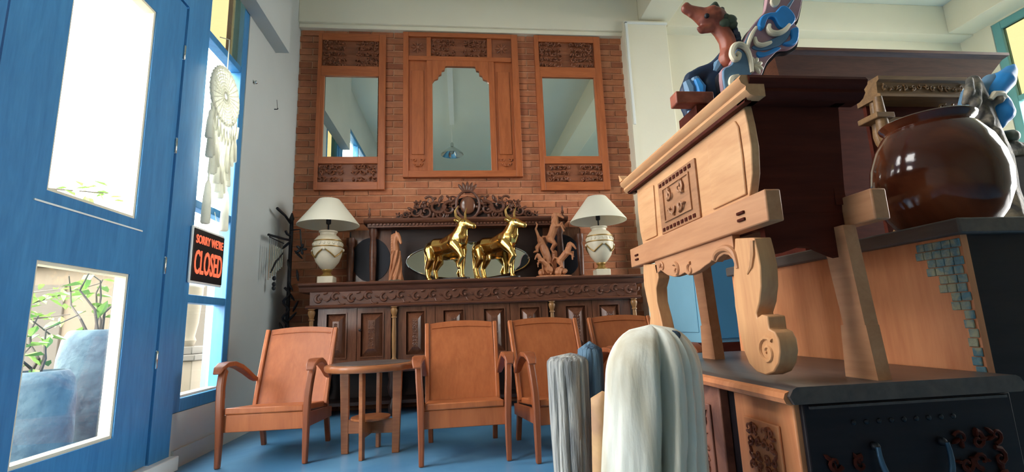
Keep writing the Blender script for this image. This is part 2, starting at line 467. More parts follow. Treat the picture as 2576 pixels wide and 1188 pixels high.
# bricks
CH, BL, JT = 0.080, 0.262, 0.014
hidden = [(-1.56, -0.81, 2.33, 4.18), (-0.60, 0.74, 2.46, 4.2), (0.955, 1.75, 2.31, 4.22), (-0.93, 1.13, 0, 1.95), (-1.45, 9, 0, 1.30), (1.80, 9, 0, 1.9)]
rnd = random.Random(5)
brick_meshes = {}
rest = MB(); n_brick = 0; row = 0; z1 = ZB1
cands = []
while z1 > 0.05:
    z0 = z1 - CH + JT
    x = XB0 - (BL / 2 if row % 2 else 0) + 0.02
    while x < XB1:
        a, b = max(x, XB0), min(x + BL - JT, XB1)
        if b - a > 0.03:
            cands.append((a, b, z0, z1))
        x += BL
    z1 -= CH; row += 1
for a, b, z0, z1 in cands:
    seen = not any(h[0] <= a and b <= h[1] and h[2] <= z0 and z1 <= h[3] for h in hidden)
    if seen and n_brick < 300:
        L = round(b - a, 3)
        if L not in brick_meshes:
            brick_meshes[L] = mesh_of('brick', MB().hexa([(-L / 2, 0, -.033), (L / 2, 0, -.033), (L / 2, .02, -.033), (-L / 2, .02, -.033)],
                                                        [(-L / 2, 0, .033), (L / 2, 0, .033), (L / 2, .02, .033), (-L / 2, .02, .033)]), 'brick', 0)
        o = bpy.data.objects.new('brick', brick_meshes[L]); COL.objects.link(o); o.parent = wall_brick
        o.location = ((a + b) / 2, YF + rnd.uniform(-.004, .003), (z0 + z1) / 2 + rnd.uniform(-.002, .002))
        o.rotation_euler = (0, rnd.uniform(-.004, .004), 0)
        n_brick += 1
    else:
        rest.box((a, YF + rnd.uniform(-.003, .002), z0), (b, YF + .02, z1))
part('brick_courses', rest, 'brick_rest', wall_brick, kind='stuff', smooth=0)

# right wall with tall windows
w = MB(); xa, xb = XR, XR + WT
w.box((xa, YB, 0), (xb, YF + .3, .8)); w.box((xa, YB, 4.42), (xb, YF + .3, ZC)); w.box((xa, YB, .8), (xb, WINDOW_R0, 4.42)); w.box((xa, 5.05, .8), (xb, YF + .3, 4.42))
struct('wall_right', w, 'plaster')
def window_frame(name, y0, y1, z0, z1, x, ybars, zbars, mat, bar=0.07, deep=0.08, stile=0.1):
    e = bpy.data.objects.new(name, None); COL.objects.link(e); e['kind'] = 'structure'; e.location = (x, y0, z0)
    fr = MB()
    fr.box((x - deep / 2, y0, z0), (x + deep / 2, y0 + stile, z1)); fr.box((x - deep / 2, y1 - stile, z0), (x + deep / 2, y1, z1))
    fr.box((x - deep / 2, y0 + stile, z0), (x + deep / 2, y1 - stile, z0 + stile)); fr.box((x - deep / 2, y0 + stile, z1 - stile), (x + deep / 2, y1 - stile, z1))
    part('window_frame', fr, mat, e, world=True, bevel=0.006)
    for y in ybars: part('mullion', MB().box((x - deep / 2, y - bar / 2, z0 + stile), (x + deep / 2, y + bar / 2, z1 - stile)), mat, e, world=True)
    for z in zbars:
        part('glazing_bar', MB().box((x - deep / 2 + .005, y0 + stile, z - bar / 2), (x + deep / 2 - .005, y1 - stile, z + bar / 2)), mat, e, world=True, bevel=0.004)
    return e
w2 = window_frame('window_2', WINDOW_R0, 5.05, .8, 4.42, XR + .05, [2.3, 3.7], [3.35], 'teal_paint')
yb = [.92, 2.3, 3.7, 4.98]; zb = [.85, 3.35, 4.37]
for i in range(3):
    for j in range(2):
        part('window_pane', MB().box((XR + .045, yb[i] + .03, zb[j] + .03), (XR + .055, yb[i + 1] - .03, zb[j + 1] - .03)), 'glass_yellow' if (j == 1 and i == 2) else 'glass_clear', w2, world=True)  # unseen top panes kept clear to let in more high light

# left window beside the door
XW = XL - 0.05
w1 = window_frame('window_1', 3.34, 4.03, 0.33, 4.15, XW, [], [1.05, 1.70, 2.985], 'door_haze_blue', 0.055, 0.09, 0.085)
for z0, z1, m in ((.41, 1.03, 'glass_clear'), (1.07, 1.68, 'glass_clear'), (1.72, 2.96, 'glass_clear'), (3.01, 4.07, 'glass_yellow')):
    part('window_pane', MB().box((XW - .004, 3.42, z0), (XW + .004, 3.95, z1)), m, w1, world=True, label='amber glass pane' if m == 'glass_yellow' else None)
part('sill', MB().box((XW - .06, 3.36, .415), (XW + .02, 3.96, .43)), 'reveal_cream', w1, world=True)
# blue panelled door, two glazed leaves and an added fanlight
XD0, XD1 = XL - 0.075, XL - 0.01
def door(name, ya, yb, pa, pb):
    e = bpy.data.objects.new(name, None); COL.objects.link(e); e['kind'] = 'structure'; e.location = (XL - .04, ya, .085)
    z0, z1 = .09, 2.98
    for a, b in ((ya, pa), (pb, yb)): part('stile', MB().box((XD0, a, z0), (XD1, b, z1)), 'door_haze_blue', e, world=True)
    for a, b in ((z0, .30), (1.148, 1.456), (2.74, z1)): part('rail', MB().box((XD0, pa, a), (XD1, pb, b)), 'door_haze_blue', e, world=True)
    for a, b in ((.30, 1.148), (1.456, 2.74)):
        part('door_pane', MB().box((XL - .05, pa, a), (XL - .042, pb, b)), 'glass_clear', e, world=True)
        bd = MB(); t = .016
        bd.box((XL - .074, pa, a), (XL - .018, pb, a + t)); bd.box((XL - .074, pb - t, a + t), (XL - .018, pb, b))
        bd.box((XL - .074, pa, a + t), (XL - .018, pa + t, b)); bd.box((XL - .074, pa + t, b - t), (XL - .018, pb - t, b))
        part('lit_reveal', bd, 'reveal_cream', e, world=True)  # cream paints in the door's reveal as lit from outside
    part('rail_groove', MB().box((XD1, pa - .06, 1.395), (XD1 + .006, pb + .06, 1.403)), 'white_gloss', e, world=True)
    return e
d1 = door('door_1', 1.955, 3.13, 2.245, 2.838)
for z in (.62, 1.18, 1.95, 2.6):
    part('hinge', MB().lathe([(.004, 0), (.008, .005), (.008, .10), (.004, .105)], (XD1 + .006, 3.135, z), 10), 'chrome', d1, world=True)
door('door_2', 0.76, 1.945, 1.06, 1.655)
struct('trim_8', MB().box((XL - .1, 3.14, .085), (XL, 3.34, 4.15)), 'door_haze_blue', label='blue door post beside the window')
struct('trim_9', MB().box((XL - .1, .76, 2.99), (XL, 3.14, 3.12)), 'door_haze_blue', label='blue rail above the door')
w4 = window_frame('window_3', .76, 3.14, 3.12, 4.15, XW, [1.95], [], 'door_haze_blue', 0.055, 0.09, 0.06)  # unseen fanlight put in, glazed clear, to brighten the upper walls
for a, b in ((.83, 1.92), (1.98, 3.07)):
    part('window_pane', MB().box((XW - .004, a, 3.18), (XW + .004, b, 4.09)), 'glass_clear', w4, world=True)

# ================================================================== outside
struct('ground', MB().box((-40, -30, -.12), (XL - WT, 60, -.06)).box((XR + WT, -30, -.12), (40, 60, -.06)), 'paving', label='pale paving outside')
struct('wall_outer_pier', MB().box((-2.06, 4.22, -.06), (XL - WT, 4.6, 2.36)), 'blue_cabinet', label='light blue lower pier outside the window')
struct('wall_outer_pier_top', MB().box((-2.06, 4.22, 2.36), (XL - WT, 4.6, 4.6)), 'mauve_wall', label='mauve upper pier outside the window')
# cream house across the yard
hs = thing('neighbour_house', 'pale cream house front seen through the window beside the blue door', 'house', (-5.0, 9.0, -.06))
part('wall', MB().box((-9, 9.0, -.06), (-2.2, 9.2, 2.05)), 'house_cream', hs, world=True)
part('roof_edge', MB().box((-9, 8.8, 2.05), (-2.1, 9.2, 2.2)), 'house_trim', hs, world=True, bevel=.02)
for x in (-7.2, -5.9, -4.6, -3.4): part('shutter', MB().box((x, 8.95, .2), (x + .55, 9.0, 1.75)), 'house_trim', hs, world=True, bevel=.01)
gp = thing('garden_column', 'cream column on a square pedestal outside the window', 'column', (-2.83, 5.45, -.06))
part('pedestal', MB().box((-.15, -.15, 0), (.15, .15, .62)).box((-.18, -.18, 0), (.18, .18, .1)), 'house_cream', gp, bevel=.01)
part('capstone', MB().box((-.19, -.19, .62), (.19, .19, .68)).box((-.13, -.13, .68), (.13, .13, .76)), 'house_trim', gp, bevel=.01)
part('shaft', MB().lathe([(.07, .76), (.09, .82), (.075, .86), (.1, 1.0), (.12, 1.3), (.12, 1.7), (.15, 1.76), (.15, 1.82)], (0, 0, 0), 16), 'house_cream', gp)
gv = thing('garden_urn', 'small pale urn on the ground left of the garden column', 'urn', (-3.05, 5.2, -.06))
part('body', MB().lathe([(.09, 0), (.10, .03), (.05, .1), (.11, .24), (.13, .36), (.09, .44), (.12, .5)], (0, 0, 0), 16), 'house_trim', gv)
# stone-coloured planters in front of the door
def planter(label, c, r, h, seed):
    t = thing('planter', label, 'planter', (c[0], c[1], -.06), group='rough planters outside the door')
    prof = [(r * .86, 0), (r * .97, .05 * h), (r * 1.02, .45 * h), (r * .98, .8 * h), (r * .9, .93 * h), (r * .78, .99 * h), (r * .70, h), (r * .68, .95 * h), (r * .66, .86 * h)]
    part('body', MB().lathe(prof, (0, 0, 0), 36), 'pot_grey', t)
    part('soil', MB().lathe([(r * .665, .84 * h), (r * .665, .88 * h)], (0, 0, 0), 24), 'bark', t)
    return t
qA, qB = onx(232, 1000, -2.5), onx(78, 1000, -2.42)
pA = planter('tall blue-grey stone planter with stems outside the door', qA, .215, .93, 1)
pB = planter('low blue-grey stone planter left of the tall one outside the door', qB, .2, .70, 2)
def leaf_mesh(mb, base, d, up, L, W):
    base = Vector(base); d = Vector(d).normalized(); s = d.cross(Vector(up)).normalized(); u = s.cross(d)
    P = [base, base + d * L * .3 + s * W * .5 + u * .02, base + d * L * .65 + s * W * .42 + u * .01, base + d * L, base + d * L * .65 - s * W * .42 + u * .01, base + d * L * .3 - s * W * .5 + u * .02, base + d * L * .45 - u * .004]
    mb.add(P, [(0, 1, 6), (1, 2, 6), (2, 3, 6), (3, 4, 6), (4, 5, 6), (5, 0, 6)])
def shrub(name, label, c, h, n, spread, nl, seed, L=.16):
    r = random.Random(seed); t = thing(name, label, 'plant', c)
    for k in range(n):
        a = r.uniform(0, 6.28); e = Vector((math.cos(a) * spread * r.uniform(.3, 1), math.sin(a) * spread * r.uniform(.3, 1), h * r.uniform(.7, 1)))
        pts = [Vector((0, 0, 0)).lerp(e, i / 5) + Vector((r.uniform(-.02, .02), r.uniform(-.02, .02), 0)) * i + Vector((0, 0, -.02)) for i in range(6)]
        st = part('stem', MB().tube(pts, [.012 - .0017 * i for i in range(6)], 6), 'bark', t)
        for q in range(nl):
            i = r.uniform(1.5, 5); p = pts[int(i)].lerp(pts[min(5, int(i) + 1)], i % 1)
            d = (r.uniform(-1, 1), r.uniform(-1, 1), r.uniform(-.3, .6))
            mb = MB(); leaf_mesh(mb, p, d, (0, 0, 1), L * r.uniform(.7, 1.2), L * .38)
            part('leaf', mb, 'leaf', st, smooth=0)
    return t
shrub('potted_shrub', 'leafy shrub with thin dark stems growing from the tall planter', (qA.x, qA.y, .765), .7, 5, .3, 5, 3)
shrub('potted_herb', 'low green leaves sprouting from the short planter', (qB.x, qB.y, .56), .42, 4, .18, 4, 8, .13)
def tree(label, c, h, seed):
    r = random.Random(seed); t = thing('garden_tree', label, 'tree', c)
    part('trunk', MB().tube([(0, 0, 0), (.1, .05, h * .5), (0, .1, h)], [.1, .07, .03], 8), 'bark', t)
    fol = MB(); br = MB()
    for k in range(26):
        a = r.uniform(0, 6.28); z = h * r.uniform(.35, 1); e = Vector((math.cos(a), math.sin(a), r.uniform(-.1, .5))) * r.uniform(.5, 1.3) + Vector((0, 0, z))
        br.tube([(.05, .05, z), e], [.02, .006], 5)
        for q in range(24):
            p = Vector((.05, .05, z)).lerp(e, r.uniform(.3, 1)) + Vector((r.uniform(-.1, .1), r.uniform(-.1, .1), r.uniform(-.08, .08)))
            leaf_mesh(fol, p, (r.uniform(-1, 1), r.uniform(-1, 1), r.uniform(-.6, .3)), (0, 0, 1), .16, .06)
    part('branches', br, 'bark', t); part('foliage', fol, 'leaf', t, kind='stuff', smooth=0)
tree('thin leafed tree in the yard beyond the door glass', (-5.2, 5.7, -.06), 2.9, 4)

# ================================================================== carved mirror panels on the brick wall
YM = 5.245                                             # front plane of the carved frames
def frame_piece(root, name, x0, x1, z0, z1, mat='teak', y0=YM, y1=5.295, bevel=.004):
    return part(name, MB().box((x0, y0, z0), (x1, y1, z1)), mat, root, world=True, bevel=bevel)
def side_panel(label, x0, x1, z0, z1, mx0, mx1, mz0, mz1, top, bot, seed):
    t = thing('wall_mirror', label, 'mirror', ((x0 + x1) / 2, 5.295, z0), group='carved mirror panels on the brick wall')
    cx0, cx1 = min(mx0, top[0], bot[0]) - .005, max(mx1, top[1], bot[1]) + .005
    frame_piece(t, 'stile', x0, cx0, z0, z1); frame_piece(t, 'stile', cx1, x1, z0, z1)
    for a, b in ((z0, bot[2]), (bot[3], mz0), (mz1, top[2]), (top[3], z1)):
        frame_piece(t, 'rail', cx0, cx1, a, b, 'teak_h')
    if mx0 - cx0 > .012: part('inner_fillet', MB().box((cx0, YM + .002, mz0), (mx0, 5.29, mz1)), 'teak', t, world=True)
    if cx1 - mx1 > .012: part('inner_fillet', MB().box((mx1, YM + .002, mz0), (cx1, 5.29, mz1)), 'teak', t, world=True)
    part('mirror_plate', MB().box((mx0, YM + .022, mz0), (mx1, YM + .03, mz1)), 'mirror_glass', t, world=True)
    for (a, b, c, d), sd, nm in ((top, seed, 'carved_panel'), (bot, seed + 3, 'carved_panel')):
        bk = part(nm, MB().box((cx0, YM + .026, c), (cx1, YM + .034, d)), 'teak_carved', t, world=True)
        mb = MB(); carving(mb, ((a + b) / 2, YM + .024, (c + d) / 2), b - a, d - c, X3, Z3, -Y3, sd, .06, .032, gap=.05)
        part('relief', mb, 'teak_carved', bk, world=True, kind='stuff')
    return t
side_panel('carved teak panel with plain mirror, leftmost on the brick wall', -1.56, -.805, 2.31, 4.19, -1.482, -.89, 2.69, 3.657, (-1.505, -.885, 3.78, 4.10), (-1.515, -.895, 2.40, 2.61), 11)
side_panel('carved teak panel with plain mirror, nearest the white column', .945, 1.762, 2.288, 4.235, 1.022, 1.655, 2.697, 3.69, (1.004, 1.65, 3.82, 4.15), (1.03, 1.675, 2.385, 2.605), 23)
t = thing('wall_mirror', 'wide teak panel with stepped arch mirror, between two plain mirror panels', 'mirror', (.07, 5.295, 2.448), group='carved mirror panels on the brick wall')
x0, x1, z0, z1 = -.605, .742, 2.448, 4.225
ys0, ys1 = YM - .012, 5.295
frame_piece(t, 'stile', x0, -.545, z0, z1, y0=ys0); frame_piece(t, 'stile', .665, x1, z0, z1, y0=ys0)
frame_piece(t, 'rail', -.545, .665, z0, 2.523, 'teak_h', y0=ys0); frame_piece(t, 'rail', -.545, .665, 4.17, z1, 'teak_h', y0=ys0)
frame_piece(t, 'rail', -.545, .665, 3.87, 3.925, 'teak_h', y0=YM - .004)
frame_piece(t, 'stile', -.335, -.272, 2.523, 3.87); frame_piece(t, 'stile', .385, .45, 2.523, 3.87)
frame_piece(t, 'stile', -.335, -.285, 3.925, 4.17); frame_piece(t, 'stile', .375, .43, 3.925, 4.17)
for a, b in ((-.545, -.335), (.45, .665)):
    p = part('side_board', MB().box((a, YM + .022, 2.523), (b, YM + .032, 3.87)), 'teak', t, world=True)
    part('field', MB().box((a + .035, YM + .012, 2.72), (b - .035, YM + .022, 3.75)), 'teak', p, world=True, bevel=.006)
    mb = MB(); carving(mb, ((a + b) / 2, YM + .02, 2.62), b - a - .05, .16, X3, Z3, -Y3, 31, .07, .016); part('relief', mb, 'teak', p, world=True, kind='stuff')
for a, b in ((-.545, -.335), (.43, .665)):
    p = part('rosette_board', MB().box((a, YM + .022, 3.925), (b, YM + .032, 4.17)), 'teak_carved', t, world=True)
    mb = MB(); cx, cz = (a + b) / 2, 4.047
    for k in range(8):
        an = k * math.pi / 4; d = Vector((math.cos(an), 0, math.sin(an)))
        mb.ball((cx + d.x * .045, YM + .02, cz + d.z * .045), (.034, .016, .014), 8, 5, Matrix((d, Vector((0, 1, 0)), Vector((-d.z, 0, d.x)))).transposed())
    mb.ball((cx, YM + .018, cz), (.022, .016, .022)); part('rosette', mb, 'teak_carved', p, world=True, kind='stuff')
p = part('carved_panel', MB().box((-.285, YM + .026, 3.925), (.375, YM + .034, 4.17)), 'teak_carved', t, world=True)
mb = MB(); carving(mb, (.045, YM + .024, 4.047), .64, .23, X3, Z3, -Y3, 41, .055, .032, gap=.04); part('relief', mb, 'teak_carved', p, world=True, kind='stuff')
for sg in (-1, 1):                                     # stepped spandrels of the arch
    e = -.272 if sg < 0 else .385; i = -.098 if sg < 0 else .204; q = lambda f: e + (i - e) * f
    poly = [(e, 3.87), (q(1.0), 3.87), (q(1.0), 3.805), (q(.86), 3.80), (q(.80), 3.755), (q(.62), 3.745), (q(.60), 3.70), (q(.42), 3.685), (q(.36), 3.645), (q(.14), 3.63), (e, 3.595)]
    part('spandrel', MB().prism(poly, 'y', YM, YM + .02), 'teak', t, world=True)
part('spandrel', MB().box((-.098, YM, 3.805), (.204, YM + .02, 3.87)), 'teak', t, world=True)
part('mirror_plate', MB().box((-.275, YM + .022, 2.52), (.39, YM + .03, 3.86)), 'mirror_glass', t, world=True)

# ================================================================== long carved sideboard
SB = thing('sideboard', 'long dark carved wooden sideboard with eight raised-panel doors against the brick wall', 'sideboard', (.18, 5.0, 0))
sx0, sx1, sy0, sy1 = -1.40, 1.78, 4.80, 5.26
prof = [(4.745, 1.232), (4.74, 1.245), (4.75, 1.255), (5.29, 1.255), (5.29, 1.17), (4.80, 1.17), (4.785, 1.185), (4.775, 1.215)]
part('top', MB().prism(prof, 'x', -1.515, 1.88), 'walnut', SB, world=True)
fz = part('frieze', MB().box((sx0 - .02, 4.80, 1.045), (sx1 + .02, 5.25, 1.17)), 'walnut', SB, world=True, bevel=.003)
part('frieze_moulding', MB().prism([(4.775, 1.035), (4.765, 1.025), (4.775, 1.012), (5.25, 1.012), (5.25, 1.045), (4.79, 1.045)], 'x', sx0 - .05, sx1 + .05), 'walnut', SB, world=True)
sc = MB()
sc.tube(spiral((0, 0, 0), .036, 1.2, .62, 1, X3, Z3, 14, .55), [.006 + .008 * math.sin(math.pi * i / 13) for i in range(14)], 6)
sc.ball((.012, -.004, -.004), (.012, .008, .012), 8, 5)
sc.tube([(.03, 0, -.02), (.05, -.004, -.035), (.075, -.004, -.03), (.09, 0, -.01)], [.004, .007, .006, .003], 6)
sc.ball((.06, -.002, .025), (.02, .006, .008), 8, 4)
sc.xform(Matrix.Diagonal((1.2, 1.5, 1.2, 1))); me = mesh_of('frieze_scroll', sc, 'walnut')
for k in range(21):
    o = bpy.data.objects.new('frieze_scroll', me); COL.objects.link(o); o.parent = fz
    w = world_loc(fz); o.location = Vector((sx0 + .07 + k * .1525, 4.797, 1.108 + (.012 if k % 2 else -.006))) - w
    o.rotation_euler = (0, (.5 if k % 2 else -.35), 0)
part('carcass', MB().box((sx0, 4.86, .40), (sx1, sy1, 1.012)), 'walnut_dark', SB, world=True)
part('bottom_rail', MB().prism([(4.80, .50), (4.79, .485), (4.79, .42), (4.81, .40), (5.26, .40), (5.26, .50)], 'x', sx0 - .02, sx1 + .02), 'walnut', SB, world=True)
bays = [(-1.345, -.985), (-.98, -.665), (-.595, -.245), (-.24, .128), (.132, .49), (.495, .875), (.945, 1.325), (1.33, 1.725)]
pans = [(-1.262, -1.085), (-.944, -.741), (-.519, -.345), (-.161, .032), (.235, .434), (.59, .787), (1.055, 1.256), (1.40, 1.60)]
for k, ((a, b), (pa, pb)) in enumerate(zip(bays, pans)):
    z0, z1, pz0, pz1 = .50, 1.010, .552, .958
    d = part('door', MB().box((a, 4.825, z0), (pa, 4.86, z1)).box((pb, 4.825, z0), (b, 4.86, z1)).box((pa, 4.825, pz1), (pb, 4.86, z1)).box((pa, 4.825, z0), (pb, 4.86, pz0)), 'walnut_v', SB, world=True)
    mo = MB()
    for (u0, u1, v0, v1) in ((pa - .012, pa, pz0 - .012, pz1 + .012), (pb, pb + .012, pz0 - .012, pz1 + .012), (pa, pb, pz0 - .012, pz0), (pa, pb, pz1, pz1 + .012)):
        mo.box((u0, 4.814, v0), (u1, 4.826, v1))
    part('panel_moulding', mo, 'walnut_v', d, world=True)
    w3_ = (pb - pa) * .34; za, zb_ = pz0 + .07, pz1 - .07; yo, yi = 4.852, 4.798
    O = [(pa, yo, pz0), (pb, yo, pz0), (pb, yo, pz1), (pa, yo, pz1)]; I = [(pa + w3_, yi, za), (pb - w3_, yi, za), (pb - w3_, yi, zb_), (pa + w3_, yi, zb_)]
    pn = part('raised_panel', MB().add(O + I, [(0, 1, 5, 4), (1, 2, 6, 5), (2, 3, 7, 6), (3, 0, 4, 7), (4, 5, 6, 7), (3, 2, 1, 0)]), 'walnut_v', d, world=True, smooth=0)
    mb = MB(); carving(mb, ((pa + pb) / 2, yi + .002, (za + zb_) / 2), (pb - pa) * .30, zb_ - za - .02, X3, Z3, -Y3, 50 + k, .03, .008, True)
    part('panel_carving', mb, 'walnut_v', d, world=True)
    if k % 2: part('knob', MB().lathe([(.006, 0), (.006, .012), (.013, .02), (.014, .028), (.006, .034)], (0, 0, 0), 12).xform(Matrix.Translation((a + .03, 4.826, .80)) @ Matrix.Rotation(R90, 4, 'X')), 'walnut_dark', d, world=True)
    if k % 2: part('escutcheon', MB().box((a + .024, 4.822, .715), (a + .036, 4.826, .75)), 'black_iron', d, world=True, bevel=.002)
cprof = [(.030, .50), (.030, .515), (.020, .525), (.017, .54), (.0205, .62), (.0215, .75), (.0185, .90), (.026, .905), (.026, .915), (.019, .922), (.028, .95), (.034, .975), (.030, .99), (.022, 1.0), (.034, 1.005), (.034, 1.012)]
for x in (-1.395, -.63, .91, 1.757):
    part('turned_column', MB().lathe(cprof, (x, 4.795, 0), 18), 'walnut_gold', SB, world=True)
for x in (-1.36, -.64, .91, 1.74):
    for y in (4.84, 5.2):
        part('leg', MB().lathe([(.03, 0), (.045, .03), (.05, .08), (.03, .13), (.022, .16), (.045, .2), (.055, .26), (.04, .33), (.05, .37), (.05, .40)], (x, y, 0), 14), 'walnut_dark', SB, world=True)
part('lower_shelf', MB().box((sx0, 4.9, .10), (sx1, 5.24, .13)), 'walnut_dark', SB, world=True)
part('back_board', MB().box((sx0, 5.24, .13), (sx1, 5.26, .40)), 'walnut_dark', SB, world=True)  # dark panel added to deepen the shade under the sideboard

# ================================================================== mirror hutch with carved crest, standing on the sideboard
HZ = 1.255
HU = thing('mirror_hutch', 'dark hutch with oval mirror and leafy carved crest standing on the sideboard', 'hutch', (.11, 5.2, HZ))
part('back_board', MB().box((-1.16, 5.235, HZ), (1.36, 5.255, 1.84)).box((-.93, 5.235, 1.84), (1.14, 5.255, 1.93)), 'walnut_dark', HU, world=True)
shelf = part('shelf', MB().prism([(5.06, 1.905), (5.05, 1.925), (5.06, 1.945), (5.255, 1.945), (5.255, 1.89), (5.09, 1.89)], 'x', -.985, 1.19), 'walnut', HU, world=True)
dn = MB()
for k in range(56):
    x = -.93 + k * .0375; dn.box((x, 5.075, 1.872), (x + .02, 5.1, 1.89))
part('dentils', dn, 'walnut', shelf, world=True, smooth=0)
part('dentil_rail', MB().box((-.95, 5.09, 1.852), (1.155, 5.255, 1.89)), 'walnut', HU, world=True)
for x in (-1.13, -.90, 1.11, 1.33):
    ph = .6 if abs(x - .105) < 1.1 else .5
    part('post', MB().lathe([(.045, 0), (.045, .03), (.03, .05), (.036, .2), (.038, .35), (.03, ph - .1), (.045, ph - .07), (.045, ph)], (x, 5.16, HZ), 16), 'walnut', HU, world=True)
om = part('oval_mirror', MB().prism([(.105 + .655 * math.cos(a * math.pi / 36), 1.495 + .195 * math.sin(a * math.pi / 36)) for a in range(72)], 'y', 5.205, 5.215), 'mirror_glass', HU, world=True)
part('oval_rim', MB().tube([(.105 + .662 * math.cos(a * math.pi / 36), 5.208, 1.495 + .2 * math.sin(a * math.pi / 36)) for a in range(73)], .009, 8), 'chrome', om, world=True)
part('oval_backing', MB().prism([(.105 + .66 * math.cos(a * math.pi / 24), 1.495 + .2 * math.sin(a * math.pi / 24)) for a in range(48)], 'y', 5.215, 5.236), 'walnut_dark', om, world=True)
for x in (-.93, 1.14):
    rp = part('round_surround', MB().box((x - .21, 5.222, HZ), (x + .21, 5.235, 1.85)), 'walnut_v', HU, world=True)
    part('round_plate', MB().prism([(x + .20 * math.cos(a * math.pi / 24), 1.53 + .235 * math.sin(a * math.pi / 24)) for a in range(48)], 'y', 5.212, 5.223), 'dark_glass', rp, world=True)
# crest
cr = MB(); cx = .105; yc = 5.13
cr.prism([(cx - .80, 1.945), (cx + .80, 1.945), (cx + .74, 1.99), (cx + .45, 2.09), (cx + .18, 2.14), (cx, 2.2), (cx - .18, 2.14), (cx - .45, 2.09), (cx - .74, 1.99)], 'y', yc + .01, yc + .03)
crest = part('crest', cr, 'walnut_dark', HU, world=True)
part('medallion_ring', MB().tube([(cx + .125 * math.cos(a * math.pi / 18), yc - .03, 2.09 + .155 * math.sin(a * math.pi / 18)) for a in range(37)], .014, 8), 'walnut', crest, world=True)
part('shield', MB().ball((cx, yc - .015, 2.09), (.085, .03, .10), 16, 10), 'walnut_v', crest, world=True)
for sg in (-1, 1):
    for k, (dx, z, R) in enumerate(((.20, 2.05, .085), (.33, 2.08, .09), (.45, 2.02, .07), (.56, 2.02, .065), (.66, 1.985, .042), (.74, 1.975, .032), (.29, 1.985, .05), (.41, 2.14, .055), (.17, 2.15, .055), (.53, 2.1, .04))):
        rr = random.Random(60 + k); a0 = rr.uniform(0, 6.28)
        pts = spiral((cx + sg * dx, yc - .02, z), R, a0 if sg > 0 else math.pi - a0, 1.15, sg * (1 if k % 2 else -1), X3, Z3, 16, .14, .02, -Y3)
        part('scroll', MB().tube(pts, [R * (.26 - .012 * i) for i in range(16)], 6), 'walnut', crest, world=True)
        for q in range(5):
            an = rr.uniform(0, 6.28); an = an if sg > 0 else math.pi - an; d = Vector((math.cos(an), 0, math.sin(an)))
            if z + d.z * R * 1.1 < 1.95: d.z = abs(d.z)
            mb = MB().ball((cx + sg * dx + d.x * R, yc - .01, z + d.z * R), (R * .55, .018, R * .26), 8, 5, Matrix((d, Vector((0, 1, 0)), Vector((-d.z, 0, d.x)))).transposed())
            part('leaf', mb, 'walnut', crest, world=True)
    part('finial', MB().lathe([(.02, 0), (.02, .015), (.008, .03), (.018, .055), (.008, .085), (.012, .1), (.003, .13)], (cx + sg * 1.04, 5.12, 1.945), 12), 'walnut', HU, world=True)
for an in (50, 70, 90, 110, 130):
    a = math.radians(an); d = Vector((math.cos(a), 0, math.sin(a)))
    part('leaf', MB().ball((cx + d.x * .09, yc - .01, 2.23 + d.z * .06), (.07, .014, .02), 8, 5, Matrix((d, Vector((0, 1, 0)), Vector((-d.z, 0, d.x)))).transposed()), 'walnut', crest, world=True)

